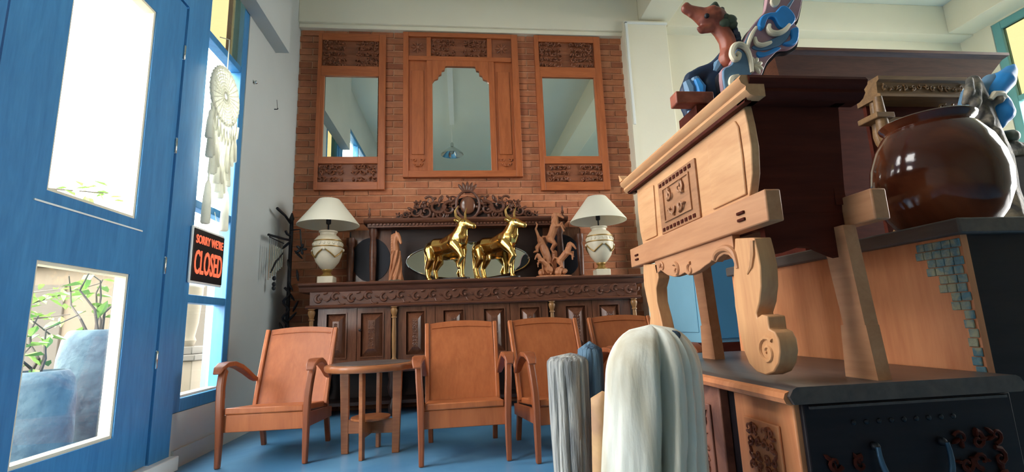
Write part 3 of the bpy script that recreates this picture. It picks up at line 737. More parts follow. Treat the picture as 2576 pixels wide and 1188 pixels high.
# ================================================================== table lamps
def make_lamp(label, loc):
    t = thing('table_lamp', label, 'lamp', loc, group='urn lamps on the sideboard')
    part('plinth', MB().box((-.075, -.075, 0), (.075, .075, .075)), 'urn_cream', t, bevel=.008)
    part('foot', MB().lathe([(.06, .075), (.062, .085), (.045, .095), (.035, .11), (.04, .125), (.052, .135), (.05, .145)], seg=24), 'urn_gold', t)
    u = part('urn', MB().lathe([(.045, .145), (.07, .165), (.11, .22), (.135, .29), (.142, .35), (.14, .40), (.128, .44), (.1, .475), (.078, .49), (.078, .51), (.09, .52), (.09, .53), (.05, .535)], seg=32), 'urn_cream', t)
    for z in (.365, .425):
        r = .143 if z < .4 else .137
        part('band', MB().tube([(r * math.cos(a * math.pi / 18), r * math.sin(a * math.pi / 18), z) for a in range(37)], .006, 6), 'urn_gold', u)
    bd = mesh_of('bead', MB().ball((0, 0, 0), (.011, .008, .016), 8, 5), 'urn_cream')
    for k in range(20):
        a = k * math.pi / 10; o = bpy.data.objects.new('bead', bd); COL.objects.link(o); o.parent = u
        o.location = (.14 * math.cos(a), .14 * math.sin(a), .395); o.rotation_euler = (0, 0, a + R90)
    for k in range(4):
        a0 = -R90 + k * R90
        pts = []
        for i in range(13):
            s = i / 12; a = a0 - R90 / 2 + s * R90; z = .335 - .075 * (abs(2 * s - 1)) ** 1.3 * -1 - .075
            z = .34 - .085 * (abs(2 * s - 1))
            rr = .145 - max(0, .30 - z) * .28; pts.append((rr * math.cos(a), rr * math.sin(a), z))
        part('swag', MB().tube(pts, .007, 6), 'urn_gold', u)
        part('rosette', MB().ball((.147 * math.cos(a0), .147 * math.sin(a0), .335), .016, 10, 6), 'urn_cream', u)
    part('stem', MB().lathe([(.012, .53), (.008, .54), (.008, .60), (.02, .605), (.024, .615), (.024, .67), (.03, .675), (.03, .70), (.01, .705)], seg=14), 'black_iron', t)
    part('bulb', MB().lathe([(.012, .70), (.02, .715), (.028, .74), (.022, .765), (.004, .775)], seg=14), 'grey_glass', t)
    sh = []
    for k, (r, z) in enumerate([(.30, .59), (.297, .602), (.105, .855), (.1, .86), (.098, .853), (.288, .602), (.291, .592)]): sh.append((r, z))
    shade = part('shade', MB().lathe(sh + [sh[0]], seg=48, cap=False), 'shade_cream', t)
    part('shade_ring', MB().tube([(.1 * math.cos(a * math.pi / 12), .1 * math.sin(a * math.pi / 12), .855) for a in range(25)], .004, 6), 'black_iron', shade)
    for k in range(3):
        a = k * 2.094; part('spoke', MB().tube([(.0, 0, .77), (.1 * math.cos(a), .1 * math.sin(a), .852)], .003, 5), 'black_iron', shade)
    return t
L1 = make_lamp('cream urn table lamp at the window end of the sideboard', (-1.30, 4.925, HZ))
L2 = copy_tree(L1); L2.location = (1.485, 4.925, HZ); L2['label'] = 'cream urn table lamp at the column end of the sideboard, beside the horse carving'

# ================================================================== figures on the sideboard
def make_bull(label, loc):
    t = thing('bull_statue', label, 'statue', loc, math.radians(-40), 'gold bulls on the sideboard')
    b = MB()
    limb(b, [(-.24, 0, .36), (-.17, 0, .37), (-.05, 0, .365), (.06, 0, .39), (.13, 0, .41)], [.075, .09, .088, .098, .1])
    limb(b, [(.13, 0, .43), (.17, 0, .50), (.19, 0, .555)], [.088, .07, .056])
    limb(b, [(.19, 0, .57), (.235, 0, .56), (.29, 0, .535), (.325, 0, .522)], [.052, .047, .034, .031])
    limb(b, [(.19, 0, .40), (.22, 0, .44), (.22, 0, .49)], [.04, .03, .025])          # dewlap
    for s in (-1, 1):
        limb(b, [(-.22, s * .055, .33), (-.20, s * .06, .24), (-.255, s * .06, .14), (-.235, s * .06, .035)], [.065, .048, .026, .022])
        b.ball((-.225, s * .06, .027), (.034, .026, .024))
        limb(b, [(.175, s * .035, .575), (.16, s * .09, .59)], [.016, .02])
    limb(b, [(.10, .06, .36), (.12, .065, .25), (.11, .065, .14), (.115, .065, .035)], [.06, .04, .026, .022]); b.ball((.125, .065, .027), (.034, .026, .024))
    limb(b, [(.11, -.06, .36), (.19, -.065, .28), (.225, -.065, .22), (.17, -.065, .15), (.18, -.065, .115)], [.06, .042, .032, .024, .02])
    limb(b, [(-.30, 0, .41), (-.34, 0, .36), (-.335, 0, .24), (-.32, 0, .15)], [.02, .013, .011, .02])
    organic('body', b, 'gold', t, .009, 3)
    for s in (-1, 1):
        part('horn', MB().tube([(.185, s * .035, .60), (.16, s * .075, .635), (.155, s * .08, .69), (.19, s * .065, .74)], [.018, .015, .011, .004], 10), 'urn_gold', t)
        part('eye', MB().ball((.245, s * .04, .575), .009, 8, 6), 'black_iron', t)
    part('base', MB().prism([(.24 * math.cos(a * math.pi / 12) * 1.25 - .05, .12 * math.sin(a * math.pi / 12)) for a in range(24)], 'z', 0, .02), 'walnut_dark', t, bevel=.004)
    return t
B1 = make_bull('shiny gold bull statue beside the wooden stump carving', (-.10, 4.93, HZ))
B2 = copy_tree(B1); B2.location = (.41, 4.93, HZ); B2['label'] = 'shiny gold bull statue beside the wooden horse carving'
def horse(b, mat, lift=0.0):
    """rearing horse, facing +x, hind hooves at origin"""
    q = MB()
    limb(q, [(-.005, 0, .165), (.025, 0, .21), (.06, 0, .27), (.075, 0, .295)], [.046, .042, .046, .042])
    limb(q, [(.085, 0, .315), (.10, 0, .355), (.102, 0, .395)], [.034, .026, .021])
    limb(q, [(.104, 0, .402), (.135, 0, .388), (.168, 0, .355), (.176, 0, .346)], [.021, .018, .012, .011])
    for s in (-1, 1):
        limb(q, [(.0, s * .026, .15), (.035, s * .03, .095), (-.008, s * .03, .05), (.004, s * .03, .012)], [.036, .02, .011, .010]); q.ball((.01, s * .03, .008), (.016, .012, .010), 6, 4)
        limb(q, [(.085, s * .028, .275), (.145, s * .03, .285 + .02 * s), (.155, s * .03, .235 + .02 * s)], [.022, .013, .009]); q.ball((.16, s * .03, .225 + .02 * s), (.012, .010, .012), 6, 4)
        limb(q, [(.095, s * .012, .41), (.092, s * .014, .432)], [.007, .003])
    limb(q, [(-.04, 0, .19), (-.075, 0, .20), (-.10, 0, .15), (-.095, 0, .09)], [.013, .014, .015, .006])
    for k in range(7): limb(q, [(.09 - .004 * k, 0, .415 - .018 * k), (.066 - .004 * k, .004 * (-1) ** k, .405 - .02 * k), (.055 - .004 * k, .008 * (-1) ** k, .385 - .02 * k)], [.010, .010, .004], 6)
    b.merge(q.xform(mat))
def rock(b, r, c, n, seed):
    rr = random.Random(seed)
    for k in range(n):
        b.ball((c[0] + rr.uniform(-r, r), c[1] + rr.uniform(-r * .5, r * .5), c[2] + rr.uniform(0, .03)), rr.uniform(.02, .045), 7, 5)
t = thing('horse_carving', 'light brown carving of several rearing horses between gold bull and lamp', 'carving', (.985, 4.98, HZ))
b = MB(); rock(b, .13, (0, 0, .058), 26, 3); limb(b, [(-.02, .02, .065), (.0, .02, .16), (.02, .01, .27)], [.06, .045, .035])
T = Matrix.Translation; RZ = lambda a: Matrix.Rotation(math.radians(a), 4, 'Z'); RY = lambda a: Matrix.Rotation(math.radians(a), 4, 'Y'); SC = lambda s: Matrix.Scale(s, 4)
horse(b, T((.005, -.01, .26)) @ RZ(-25) @ RY(-8) @ SC(1.02), 0)
limb(b, [(-.125, 0, .41), (-.10, -.01, .33), (-.075, -.02, .26), (-.055, -.02, .19)], [.036, .044, .046, .038])
limb(b, [(-.055, -.02, .18), (-.075, -.03, .12), (-.11, -.03, .09)], [.032, .026, .015])
for s_ in (-1, 1): limb(b, [(-.12, s_ * .02, .37), (-.165, s_ * .02, .335), (-.165, s_ * .02, .29), (-.195, s_ * .02, .285)], [.03, .02, .014, .011])
limb(b, [(-.07, -.03, .24), (-.115, -.04, .19), (-.12, -.04, .12), (-.115, -.04, .05)], [.026, .018, .013, .011])
horse(b, T((.035, -.045, .045)) @ RZ(-20) @ RY(12) @ SC(.82), 0)
horse(b, T((-.045, -.06, .035)) @ RZ(195) @ RY(20) @ SC(.6), 0)
limb(b, [(-.13, 0, .40), (-.15, 0, .47), (-.17, 0, .53), (-.15, 0, .58), (-.165, 0, .60)], [.024, .016, .012, .009, .006])
limb(b, [(-.08, 0, .3), (-.11, 0, .36), (-.13, 0, .42)], [.045, .04, .03])
organic('figures', b, 'carved_teak', t, .0042, 1)
part('plinth', MB().prism([(.19 * math.cos(a * math.pi / 14), .10 * math.sin(a * math.pi / 14)) for a in range(28)], 'z', 0, .028), 'carved_teak', t, bevel=.005)
t = thing('stump_carving', 'slim wooden stump carving with animal head left of the oval mirror', 'carving', (-.64, 4.98, HZ))
b = MB(); rr = random.Random(9)
limb(b, [(0, 0, .062), (.01, 0, .15), (-.005, 0, .26), (.0, 0, .34)], [.058, .044, .038, .036])
for k in range(7):
    a0 = k * .9; limb(b, [((.06 - .05 * z) * math.cos(a0 + 5 * z), (.06 - .05 * z) * math.sin(a0 + 5 * z), z) for z in (.026, .08, .14, .20, .26, .32)], [.022, .015, .013, .012, .011, .007], 6)
limb(b, [(.0, -.005, .33), (-.006, -.01, .40), (.0, -.015, .455), (.014, -.02, .49)], [.038, .036, .032, .026])
limb(b, [(.016, -.022, .492), (.034, -.035, .46), (.05, -.048, .415), (.056, -.052, .398)], [.026, .022, .015, .013])
for s_ in (-1, 1): limb(b, [(.006, -.02 + s_ * .016, .505), (.004, -.02 + s_ * .02, .53)], [.010, .004])
for k in range(7): limb(b, [(-.015, -.01, .50 - .025 * k), (-.04, -.014, .485 - .026 * k), (-.05, -.012, .455 - .026 * k)], [.012, .011, .005], 6)
organic('figure', b, 'carved_teak', t, .0045, 1)
part('plinth', MB().lathe([(.082, 0), (.082, .02), (.07, .028)], seg=20), 'house_cream', t)

# ================================================================== easy chairs and round table
def make_chair(label, loc, rz):
    t = thing('easy_chair', label, 'chair', loc, rz, 'teak easy chairs in front of the sideboard')
    hw = .258
    part('seat', MB().hexa([(-hw + .02, -.315, .312), (hw - .02, -.315, .312), (hw - .02, .20, .262), (-hw + .02, .20, .262)],
                           [(-hw + .02, -.315, .352), (hw - .02, -.315, .352), (hw - .02, .20, .302), (-hw + .02, .20, .302)]), 'chair_wood', t, bevel=.008)
    part('front_rail', MB().box((-hw + .012, -.305, .205), (hw - .012, -.28, .310)), 'chair_wood', t, bevel=.004)
    for s in (-1, 1):
        part('side_rail', MB().hexa([(s * hw - .011, -.29, .215), (s * hw + .011, -.29, .215), (s * hw + .011, .22, .19), (s * hw - .011, .22, .19)],
                                    [(s * hw - .011, -.29, .30), (s * hw + .011, -.29, .30), (s * hw + .011, .22, .26), (s * hw - .011, .22, .26)]), 'chair_frame', t)
        part('front_leg', MB().ribbon([(s * hw, -.312, 0), (s * hw, -.312, .15), (s * (hw + .002), -.318, .30), (s * (hw + .006), -.318, .40), (s * (hw + .012), -.308, .48), (s * (hw + .016), -.288, .545), (s * (hw + .016), -.265, .585)],
                                      [.030, .036, .040, .040, .040, .040, .038], [.034, .04, .046, .048, .05, .05, .046], X3), 'chair_frame', t, bevel=.008)
        part('armrest', MB().ribbon([(s * (hw + .022), -.352, .562), (s * (hw + .022), -.325, .594), (s * (hw + .02), -.27, .614), (s * (hw + .018), -.18, .614), (s * (hw + .014), -.08, .588), (s * (hw + .008), .02, .545), (s * hw, .11, .498), (s * hw, .17, .478)],
                                    [.045, .062, .072, .072, .064, .052, .042, .036], [.012, .022, .028, .03, .03, .03, .03, .028], X3), 'chair_frame', t, bevel=.008)
        part('back_leg', MB().ribbon([(s * (hw - .03), .30, 0), (s * (hw - .03), .25, .16), (s * (hw - .03), .205, .30)], .034, [.03, .042, .044], X3), 'chair_frame', t, bevel=.006)
        part('back_stile', MB().ribbon([(s * (hw - .014), .145, .285), (s * (hw - .012), .20, .46), (s * (hw - .008), .285, .68), (s * (hw - .006), .345, .825)], .03, .036, X3), 'chair_wood', t, bevel=.006)
    n = 9; low = []; top = []
    bk = MB(); vs = []; hwb = hw - .028
    for side in (0, 1):
        for (y, z) in ((.142, .29), (.198, .46), (.283, .68), (.343, .825)):
            for i in range(n):
                u = -1 + 2 * i / (n - 1); zz = z + (.018 * (1 - u * u) if z > .8 else 0); vs.append((u * hwb, y + (.016 if side else 0) + .008 * (1 - u * u), zz))
    fs = []
    for side in (0, 1):
        o = side * 4 * n
        for j in range(3):
            for i in range(n - 1): fs.append((o + j * n + i, o + j * n + i + 1, o + (j + 1) * n + i + 1, o + (j + 1) * n + i))
    o = 4 * n
    for i in range(n - 1): fs.append((i, i + 1, o + i + 1, o + i)); fs.append((3 * n + i, 3 * n + i + 1, o + 3 * n + i + 1, o + 3 * n + i))
    for j in range(3):
        for i in (0, n - 1): fs.append((j * n + i, (j + 1) * n + i, o + (j + 1) * n + i, o + j * n + i))
    part('backrest', bk.add(vs, fs), 'chair_wood', t)
    tr = [(-hwb + .012 + (2 * hwb - .024) * i / 10, .327 + .007 * (1 - (i / 5 - 1) ** 2), .79 + .012 * (1 - (i / 5 - 1) ** 2)) for i in range(11)]
    part('top_bead', MB().tube(tr, .005, 6), 'chair_wood', t)
    part('back_rail', MB().box((-hw + .03, .215, .225), (hw - .03, .235, .285)), 'chair_frame', t)
    return t
C1 = make_chair('teak easy chair with plank back, nearest the window wall', (-1.225, 3.63, 0), math.radians(-1))
for loc, rz, lab in (((.012, 3.37, 0), 1, 'teak easy chair beside the round table, on its column side'),
                     ((.655, 3.30, 0), 7, 'teak easy chair partly hidden by the grey driftwood'),
                     ((1.30, 3.52, 0), 4, 'teak easy chair almost hidden behind the white driftwood and carved trough')):
    c = copy_tree(C1); c.location = loc; c.rotation_euler = (0, 0, math.radians(rz)); c['label'] = lab

t = thing('round_table', 'small round wooden table between two easy chairs', 'table', (-.605, 3.47, 0), math.radians(-8))
tp = part('tabletop', MB().lathe([(.27, .532), (.293, .536), (.301, .545), (.303, .565), (.298, .575), (.285, .578), (.0, .578)], seg=48, cap=False).lathe([(0, .532), (.27, .532)], seg=48, cap=False), 'table_wood', t)
part('inlay', MB().lathe([(.262, .578), (.262, .5805), (.25, .5812), (0, .5812)], seg=48, cap=False), 'top_grey', tp)
for k in range(4):
    a = k * R90; d = Vector((math.cos(a), math.sin(a), 0)); q = Vector((-d.y, d.x, 0))
    def P(r, w_, z): return tuple(d * r + q * w_ + Vector((0, 0, z)))
    part('leg', MB().hexa([P(.145, -.012, 0), P(.192, -.012, 0), P(.192, .012, 0), P(.145, .012, 0)], [P(.15, -.012, .535), P(.212, -.012, .535), P(.212, .012, .535), P(.15, .012, .535)]), 'table_wood', t, bevel=.003)
for k in range(2):
    part('stretcher', MB().obox((0, 0, .17 - k * .0), (.30, .018, .09), Matrix.Rotation(k * R90, 3, 'Z')), 'table_wood', t, bevel=.003)
part('lower_shelf', MB().lathe([(.12, .216), (.128, .22), (.128, .232), (.0, .236)], seg=32, cap=False).lathe([(0, .216), (.12, .216)], seg=32, cap=False), 'table_wood', t)

# ================================================================== driftwood pieces in front of the chest
def log_mesh(h, R, grooves, seed, lean=(0, 0), top=.14, bulge=.05, seg=120, nz=70):
    vs = []; fs = []
    for j in range(nz + 1):
        s = j / nz; z = h * (1 - (1 - s) ** 1.35) if s > .0 else 0
        z = h * s
        k = 1.0
        if z > h - top: k = math.sqrt(max(0.0004, 1 - ((z - (h - top)) / top) ** 2)) ** .8
        rx = R[0] * (1 + bulge * math.sin(3.0 * s + seed)); ry = R[1] * (1 + bulge * math.sin(2.4 * s + seed + 1))
        for i in range(seg):
            a = 2 * math.pi * i / seg; m = 1.0
            for (ga, gw, gd, wob) in grooves:
                c = ga + wob * math.sin(5 * s + ga * 3) + .5 * wob * math.sin(13 * s + ga)
                dlt = (a - c + math.pi) % (2 * math.pi) - math.pi
                m -= gd * math.exp(-(dlt / gw) ** 2) * (0.35 + .65 * min(1, (1 - s) * 5))
            nz_ = noise.noise(Vector((math.cos(a) * 1.6, math.sin(a) * 1.6, s * 2.2 + seed))) * .07 + noise.noise(Vector((math.cos(a) * 6, math.sin(a) * 6, s * 4 + seed))) * .02
            m += nz_
            vs.append((rx * k * m * math.cos(a) + lean[0] * s, ry * k * m * math.sin(a) + lean[1] * s, z + (.02 * nz_ if s > .8 else 0)))
    for j in range(nz):
        for i in range(seg):
            i2 = (i + 1) % seg; fs.append((j * seg + i, j * seg + i2, (j + 1) * seg + i2, (j + 1) * seg + i))
    fs.append(tuple(reversed(range(seg)))); fs.append(tuple(nz * seg + i for i in range(seg)))
    return MB().add(vs, fs)
g = [(-1.60, .09, .55, .08), (-1.22, .05, .30, .07), (-.98, .08, .45, .06), (-.55, .08, .3, .07), (-2.2, .25, .05, .05), (.4, .1, .2, .05), (1.6, .12, .2, .05), (2.7, .1, .2, .04)]
t = thing('driftwood', 'big white driftwood stump with deep upright grooves before the carved chest', 'driftwood', (.462, 1.27, 0))
part('trunk', log_mesh(.785, (.132, .12), g, 1.3, (.045, 0), .13, .06), 'driftwood_white', t, smooth=60)
part('stain', MB().ball((.082, -.052, .756), (.021, .012, .013), 10, 6), 'blue_stain', t, label='blue stained knot hole')
t = thing('driftwood', 'weathered grey driftwood post with blue stained top behind the white stump', 'driftwood', (.352, 1.60, 0))
part('trunk', log_mesh(.70, (.075, .07), [(-2.0, .06, .15, .04), (-1.4, .05, .18, .05), (-.9, .06, .15, .05), (-2.6, .05, .12, .04)], 4.1, (.005, 0), .03, .05, 90, 60), 'driftwood_grey', t, smooth=60)
part('stained_top', log_mesh(.735, (.042, .05), [(-1.6, .2, .15, .1)], 2.2, (.02, 0), .04, .03, 40, 30).xform(T((.048, -.012, 0))), 'blue_stain', t, smooth=60)
t = thing('driftwood', 'small amber wood chunk wedged between the grey and white driftwood', 'driftwood', (.385, 1.42, 0))
part('trunk', log_mesh(.60, (.035, .035), [(-1.6, .2, .15, .1)], 6.2, (.02, 0), .02, .05, 40, 30), 'amber_wood', t, smooth=60)

# ================================================================== low carved chest carrying the trough
BZ = .635
BC = thing('carved_chest', 'low dark carved chest with iron ring handle, under the pale trough', 'chest', (1.02, 1.6, 0))
part('top', MB().prism([(.745, BZ - .005), (.735, BZ - .02), (.745, BZ - .038), (1.33, BZ - .038), (1.34, BZ - .02), (1.33, BZ - .005), (1.32, BZ), (.755, BZ)], 'y', 1.065, 2.22), 'top_grey', BC, world=True)
part('left_moulding', MB().tube([(.742, 1.075, BZ - .025), (.742, 2.2, BZ - .025)], .016, 8), 'clay_wood', BC, world=True)
part('carcass', MB().box((.79, 1.10, .06), (1.30, 2.18, BZ - .038)), 'stain_dark', BC, world=True)
for y0, y1, sd in ((1.095, 1.345, 71), (1.425, 1.66, 72), (1.74, 2.0, 73)):
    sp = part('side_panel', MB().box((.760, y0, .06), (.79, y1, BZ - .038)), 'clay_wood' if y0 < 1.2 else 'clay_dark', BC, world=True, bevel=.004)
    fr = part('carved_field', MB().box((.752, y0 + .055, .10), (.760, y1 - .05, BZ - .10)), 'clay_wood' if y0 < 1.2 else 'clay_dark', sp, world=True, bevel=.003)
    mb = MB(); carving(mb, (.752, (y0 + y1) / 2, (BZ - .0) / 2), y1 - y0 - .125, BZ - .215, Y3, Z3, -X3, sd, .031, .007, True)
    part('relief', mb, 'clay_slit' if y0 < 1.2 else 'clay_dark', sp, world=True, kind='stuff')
fp = part('front_panel', MB().box((.775, 1.083, .06), (1.315, 1.10, BZ - .04)), 'stain_dark', BC, world=True, bevel=.004)
part('front_beading', MB().box((.79, 1.078, BZ - .052), (1.30, 1.084, BZ - .046)), 'top_grey', fp, world=True)
for k in range(9):
    part('stud', MB().ball((.895 + k * .032, 1.082, .548), (.006, .004, .006), 8, 5), 'black_iron', fp, world=True)
mb = MB(); carving(mb, (1.20, 1.083, .40), .14, .24, X3, Z3, -Y3, 77, .045, .010, False); part('front_relief', mb, 'stain_red', fp, world=True, kind='stuff')
mb = MB(); carving(mb, (.86, 1.083, .38), .12, .22, X3, Z3, -Y3, 78, .05, .006, False); part('front_relief', mb, 'stain_red', fp, world=True, kind='stuff')
hd = [(1.02 + .088 * math.cos(a), 1.066 - .012 * math.sin(-a), .478 + .10 * math.sin(a)) for a in [math.radians(170 + 200 * i / 20) for i in range(21)]]
part('ring_handle', MB().tube(hd, [.005 + .003 * math.sin(math.pi * i / 20) for i in range(21)], 10), 'blue_iron', fp, world=True, label='blue-black iron bail handle')
for x in (.935, 1.105): part('handle_eye', MB().ball((x, 1.078, .495), (.010, .012, .010), 10, 6), 'black_iron', fp, world=True)
for x in (.82, 1.27):
    for y in (1.14, 2.14): part('foot', MB().box((x - .04, y - .04, 0), (x + .04, y + .04, .06)), 'stain_dark', BC, world=True)

# ================================================================== carved wooden trough on scroll legs
TR = thing('wooden_trough', 'pale carved wooden trough on scroll-footed legs standing on the dark chest', 'trough', (.9, 1.55, BZ))
xo, xi = .75, 1.03
# body side facing the window
def side(name, x_out, x_in, mat):
    poly = [(1.125, 1.345), (1.118, 1.29), (1.115, 1.23), (1.125, 1.16), (1.150, 1.10), (1.90, 1.10), (1.92, 1.16), (1.925, 1.25), (1.915, 1.345)]
    return part(name, MB().prism(poly, 'x', x_out, x_in), mat, TR, world=True, bevel=.003)
sd = side('side_board', xo + .006, xo + .03, 'pale_wood')
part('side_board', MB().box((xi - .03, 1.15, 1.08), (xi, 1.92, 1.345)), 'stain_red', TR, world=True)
part('field', MB().prism([(1.155, 1.112), (1.15, 1.22), (1.152, 1.30), (1.165, 1.322), (1.315, 1.322), (1.325, 1.112)], 'x', xo, xo + .006), 'pale_wood', sd, world=True, bevel=.003)
part('field', MB().prism([(1.745, 1.112), (1.735, 1.31), (1.85, 1.318), (1.875, 1.24), (1.86, 1.112)], 'x', xo, xo + .006), 'pale_wood', sd, world=True, bevel=.003)
cf = part('carved_square', MB().box((xo - .001, 1.40, 1.105), (xo + .006, 1.69, 1.300)), 'carved_pale', sd, world=True, bevel=.002)
for (a, b, c, d) in ((1.44, 1.65, 1.262, 1.268), (1.44, 1.65, 1.142, 1.148), (1.44, 1.447, 1.148, 1.262), (1.643, 1.65, 1.148, 1.262)):
    part('border', MB().box((xo - .006, a, c), (xo - .001, b, d)), 'carved_pale', cf, world=True)
mb = MB(); carving(mb, (xo - .001, 1.545, 1.205), .17, .10, Y3, Z3, -X3, 81, .05, .012, True); part('relief', mb, 'carved_pale', cf, world=True, kind='stuff')
for z in (1.119, 1.284):
    for k in range(9):
        part('notch', MB().box((xo - .004, 1.425 + k * .029, z - .006), (xo - .001, 1.441 + k * .029, z + .006)), 'stain_red', cf, world=True)
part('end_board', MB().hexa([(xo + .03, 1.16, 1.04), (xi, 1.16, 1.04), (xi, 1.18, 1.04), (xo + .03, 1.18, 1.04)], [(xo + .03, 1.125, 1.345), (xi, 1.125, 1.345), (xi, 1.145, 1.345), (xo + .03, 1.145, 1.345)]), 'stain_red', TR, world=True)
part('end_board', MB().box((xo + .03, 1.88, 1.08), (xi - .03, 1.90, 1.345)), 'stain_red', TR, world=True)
part('bottom_board', MB().box((xo + .03, 1.18, 1.08), (xi - .03, 1.88, 1.10)), 'stain_red', TR, world=True)
# rim mouldings
rp = [(0, 1.345), (-.012, 1.35), (-.022, 1.362), (-.02, 1.372), (-.032, 1.38), (-.036, 1.392), (-.03, 1.402), (.03, 1.402), (.03, 1.345)]
def rim_x(name, x, sgn, y0, y1, mat):
    return part(name, MB().prism([(x + sgn * a, z) for a, z in rp], 'y', y0, y1), mat, TR, world=True)
rim_x('rim', xo, 1, 1.065, 2.0, 'pale_wood'); rim_x('rim', xi, -1, 1.10, 1.96, 'stain_red')
def rim_y(y, sgn, mat):
    return part('rim', MB().prism([(y + sgn * a, z) for a, z in rp], 'x', xo - .012, xi + .036), mat, TR, world=True)
rim_y(1.094, 1, 'stain_red'); rim_y(1.972, -1, 'stain_red')
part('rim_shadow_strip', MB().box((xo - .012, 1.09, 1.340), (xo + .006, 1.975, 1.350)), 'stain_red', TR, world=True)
part('rim_tip', MB().prism([(1.965, 1.40), (2.0, 1.40), (2.012, 1.435), (2.0, 1.43)], 'x', xo - .036, xo), 'pale_wood', TR, world=True)
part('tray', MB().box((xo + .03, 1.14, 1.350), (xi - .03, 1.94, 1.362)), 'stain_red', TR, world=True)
# rails
for x0_, x1_ in ((xo - .012, xo + .03), (xi - .01, xi + .032)):
    r = part('rail', MB().box((x0_, 1.06, 1.02), (x1_, 2.01, 1.10)), 'beam_wood', TR, world=True, bevel=.004)
    if x0_ < 1:
        for y in (1.165, 1.93):
            for dz in (-.009, .009):
                part('peg', MB().box((x0_ - .006, y - .016, 1.055 + dz - .004), (x0_ + .002, y + .016, 1.055 + dz + .004)), 'stain_red', r, world=True, bevel=.002)
part('cross_rail', MB().box((xo + .03, 1.18, 1.02), (xi - .01, 1.21, 1.08)), 'stain_red', TR, world=True)
# apron with scalloped edge
ap = []
for (px, py) in ((1648, 672), (1652, 690), (1662, 680), (1672, 688), (1680, 693), (1696, 697), (1712, 692), (1722, 686), (1732, 693), (1745, 688), (1760, 680), (1772, 670), (1784, 662), (1790, 655), (1800, 660), (1808, 648), (1820, 640), (1832, 642), (1842, 652), (1850, 668), (1852, 600)):
    p = onx(px, py, xo); ap.append((p.y, p.z))
ap = [(ap[0][0], 1.02)] + ap[:-1] + [(ap[-2][0], 1.02)]
part('apron', MB().prism(ap, 'x', xo, xo + .024), 'beam_wood', TR, world=True, bevel=.002)
mb = MB()
for (px, py, R, a0, hd_) in ((1700, 680, .026, 1, 1), (1735, 678, .022, 2, -1), (1665, 672, .02, 0, 1)):
    p = onx(px, py, xo - .002); mb.tube(spiral(p, R, a0, 1.1, hd_, Y3, Z3, 14, .15), [R * (.28 - .012 * i) for i in range(14)], 6)
pts = [onx(px, py, xo - .002) for px, py in smooth_pts(((1796, 655), (1800, 640), (1812, 628), (1830, 625), (1845, 635), (1852, 655), (1856, 675)))]
mb.tube(pts, [.004 + .006 * math.sin(math.pi * (i + 3) / (len(pts) + 4)) for i in range(len(pts))], 8)
part('apron_carving', mb, 'beam_wood', TR, world=True, kind='stuff')
# legs
def leg(outline, x0_, x1_, mat, dy=0.0, flip=None):
    poly = []
    for px, py in outline:
        p = onx(px, py, xo); y, z = p.y, p.z
        if flip is not None: y = flip - y
        poly.append((y + dy, max(z, BZ)))
    return part('leg', MB().prism(poly, 'x', x0_, x1_), mat, TR, world=True, bevel=.003)
near = [(1850, 600), (1848, 650), (1846, 710), (1850, 770), (1860, 830), (1872, 880), (1886, 915), (1905, 936), (1928, 944), (1948, 936), (1960, 915), (1964, 885), (1960, 855), (1950, 835), (1936, 828), (1934, 812), (1932, 796), (1916, 792), (1906, 800), (1904, 788), (1912, 760), (1916, 720), (1914, 670), (1906, 630), (1898, 598)]
far = [(1652, 665), (1656, 700), (1650, 725), (1652, 760), (1662, 800), (1672, 850), (1676, 905), (1640, 905), (1632, 860), (1628, 830), (1634, 815), (1636, 790), (1628, 760), (1620, 720), (1618, 690), (1618, 665)]
l1 = leg(near, xo - .002, xo + .046, 'pale_wood_v')
c0 = onx(1930, 885, xo - .003)
part('foot_scroll', MB().tube(spiral(c0, .036, 2.3, 1.5, -1, Y3, Z3, 24, .1), [.0055 - .0001 * i for i in range(24)], 6), 'pale_wood_v', l1, world=True)
part('knee_leaf', MB().tube([onx(px, py, xo - .003) for px, py in ((1893, 605), (1894, 640), (1890, 670), (1880, 690))], [.007, .008, .006, .002], 6), 'pale_wood_v', l1, world=True)
leg(far, xo, xo + .046, 'pale_wood_v')
xi_ = xi; xi = xi - .008
for ya, yb_, w_ in ((1.095, 1.185, .036), (1.84, 1.93, .04)):
    part('leg', MB().hexa([(xi - w_, ya, BZ), (xi, ya, BZ), (xi, yb_ + .01, BZ), (xi - w_, yb_ + .01, BZ)], [(xi - w_, ya + .01, BZ + .13), (xi, ya + .01, BZ + .13), (xi, yb_, BZ + .13), (xi - w_, yb_, BZ + .13)]), 'beam_wood', TR, world=True)
    part('leg_post', MB().hexa([(xi - w_, ya + .012, BZ + .13), (xi, ya + .012, BZ + .13), (xi, yb_ - .01, BZ + .13), (xi - w_, yb_ - .01, BZ + .13)], [(xi - w_, ya + .03, 1.02), (xi, ya + .03, 1.02), (xi, yb_ + .02, 1.02), (xi - w_, yb_ + .02, 1.02)]), 'beam_wood', TR, world=True)
xi = xi_
part('end_apron', MB().prism([(xo + .04, 1.06), (xo + .04, .95), (xo + .08, .955), (xo + .13, .97), (xo + .17, .968), (xo + .22, .945), (xi - .012, .93), (xi - .012, 1.06)], 'y', 1.155, 1.175), 'stain_red', TR, world=True)

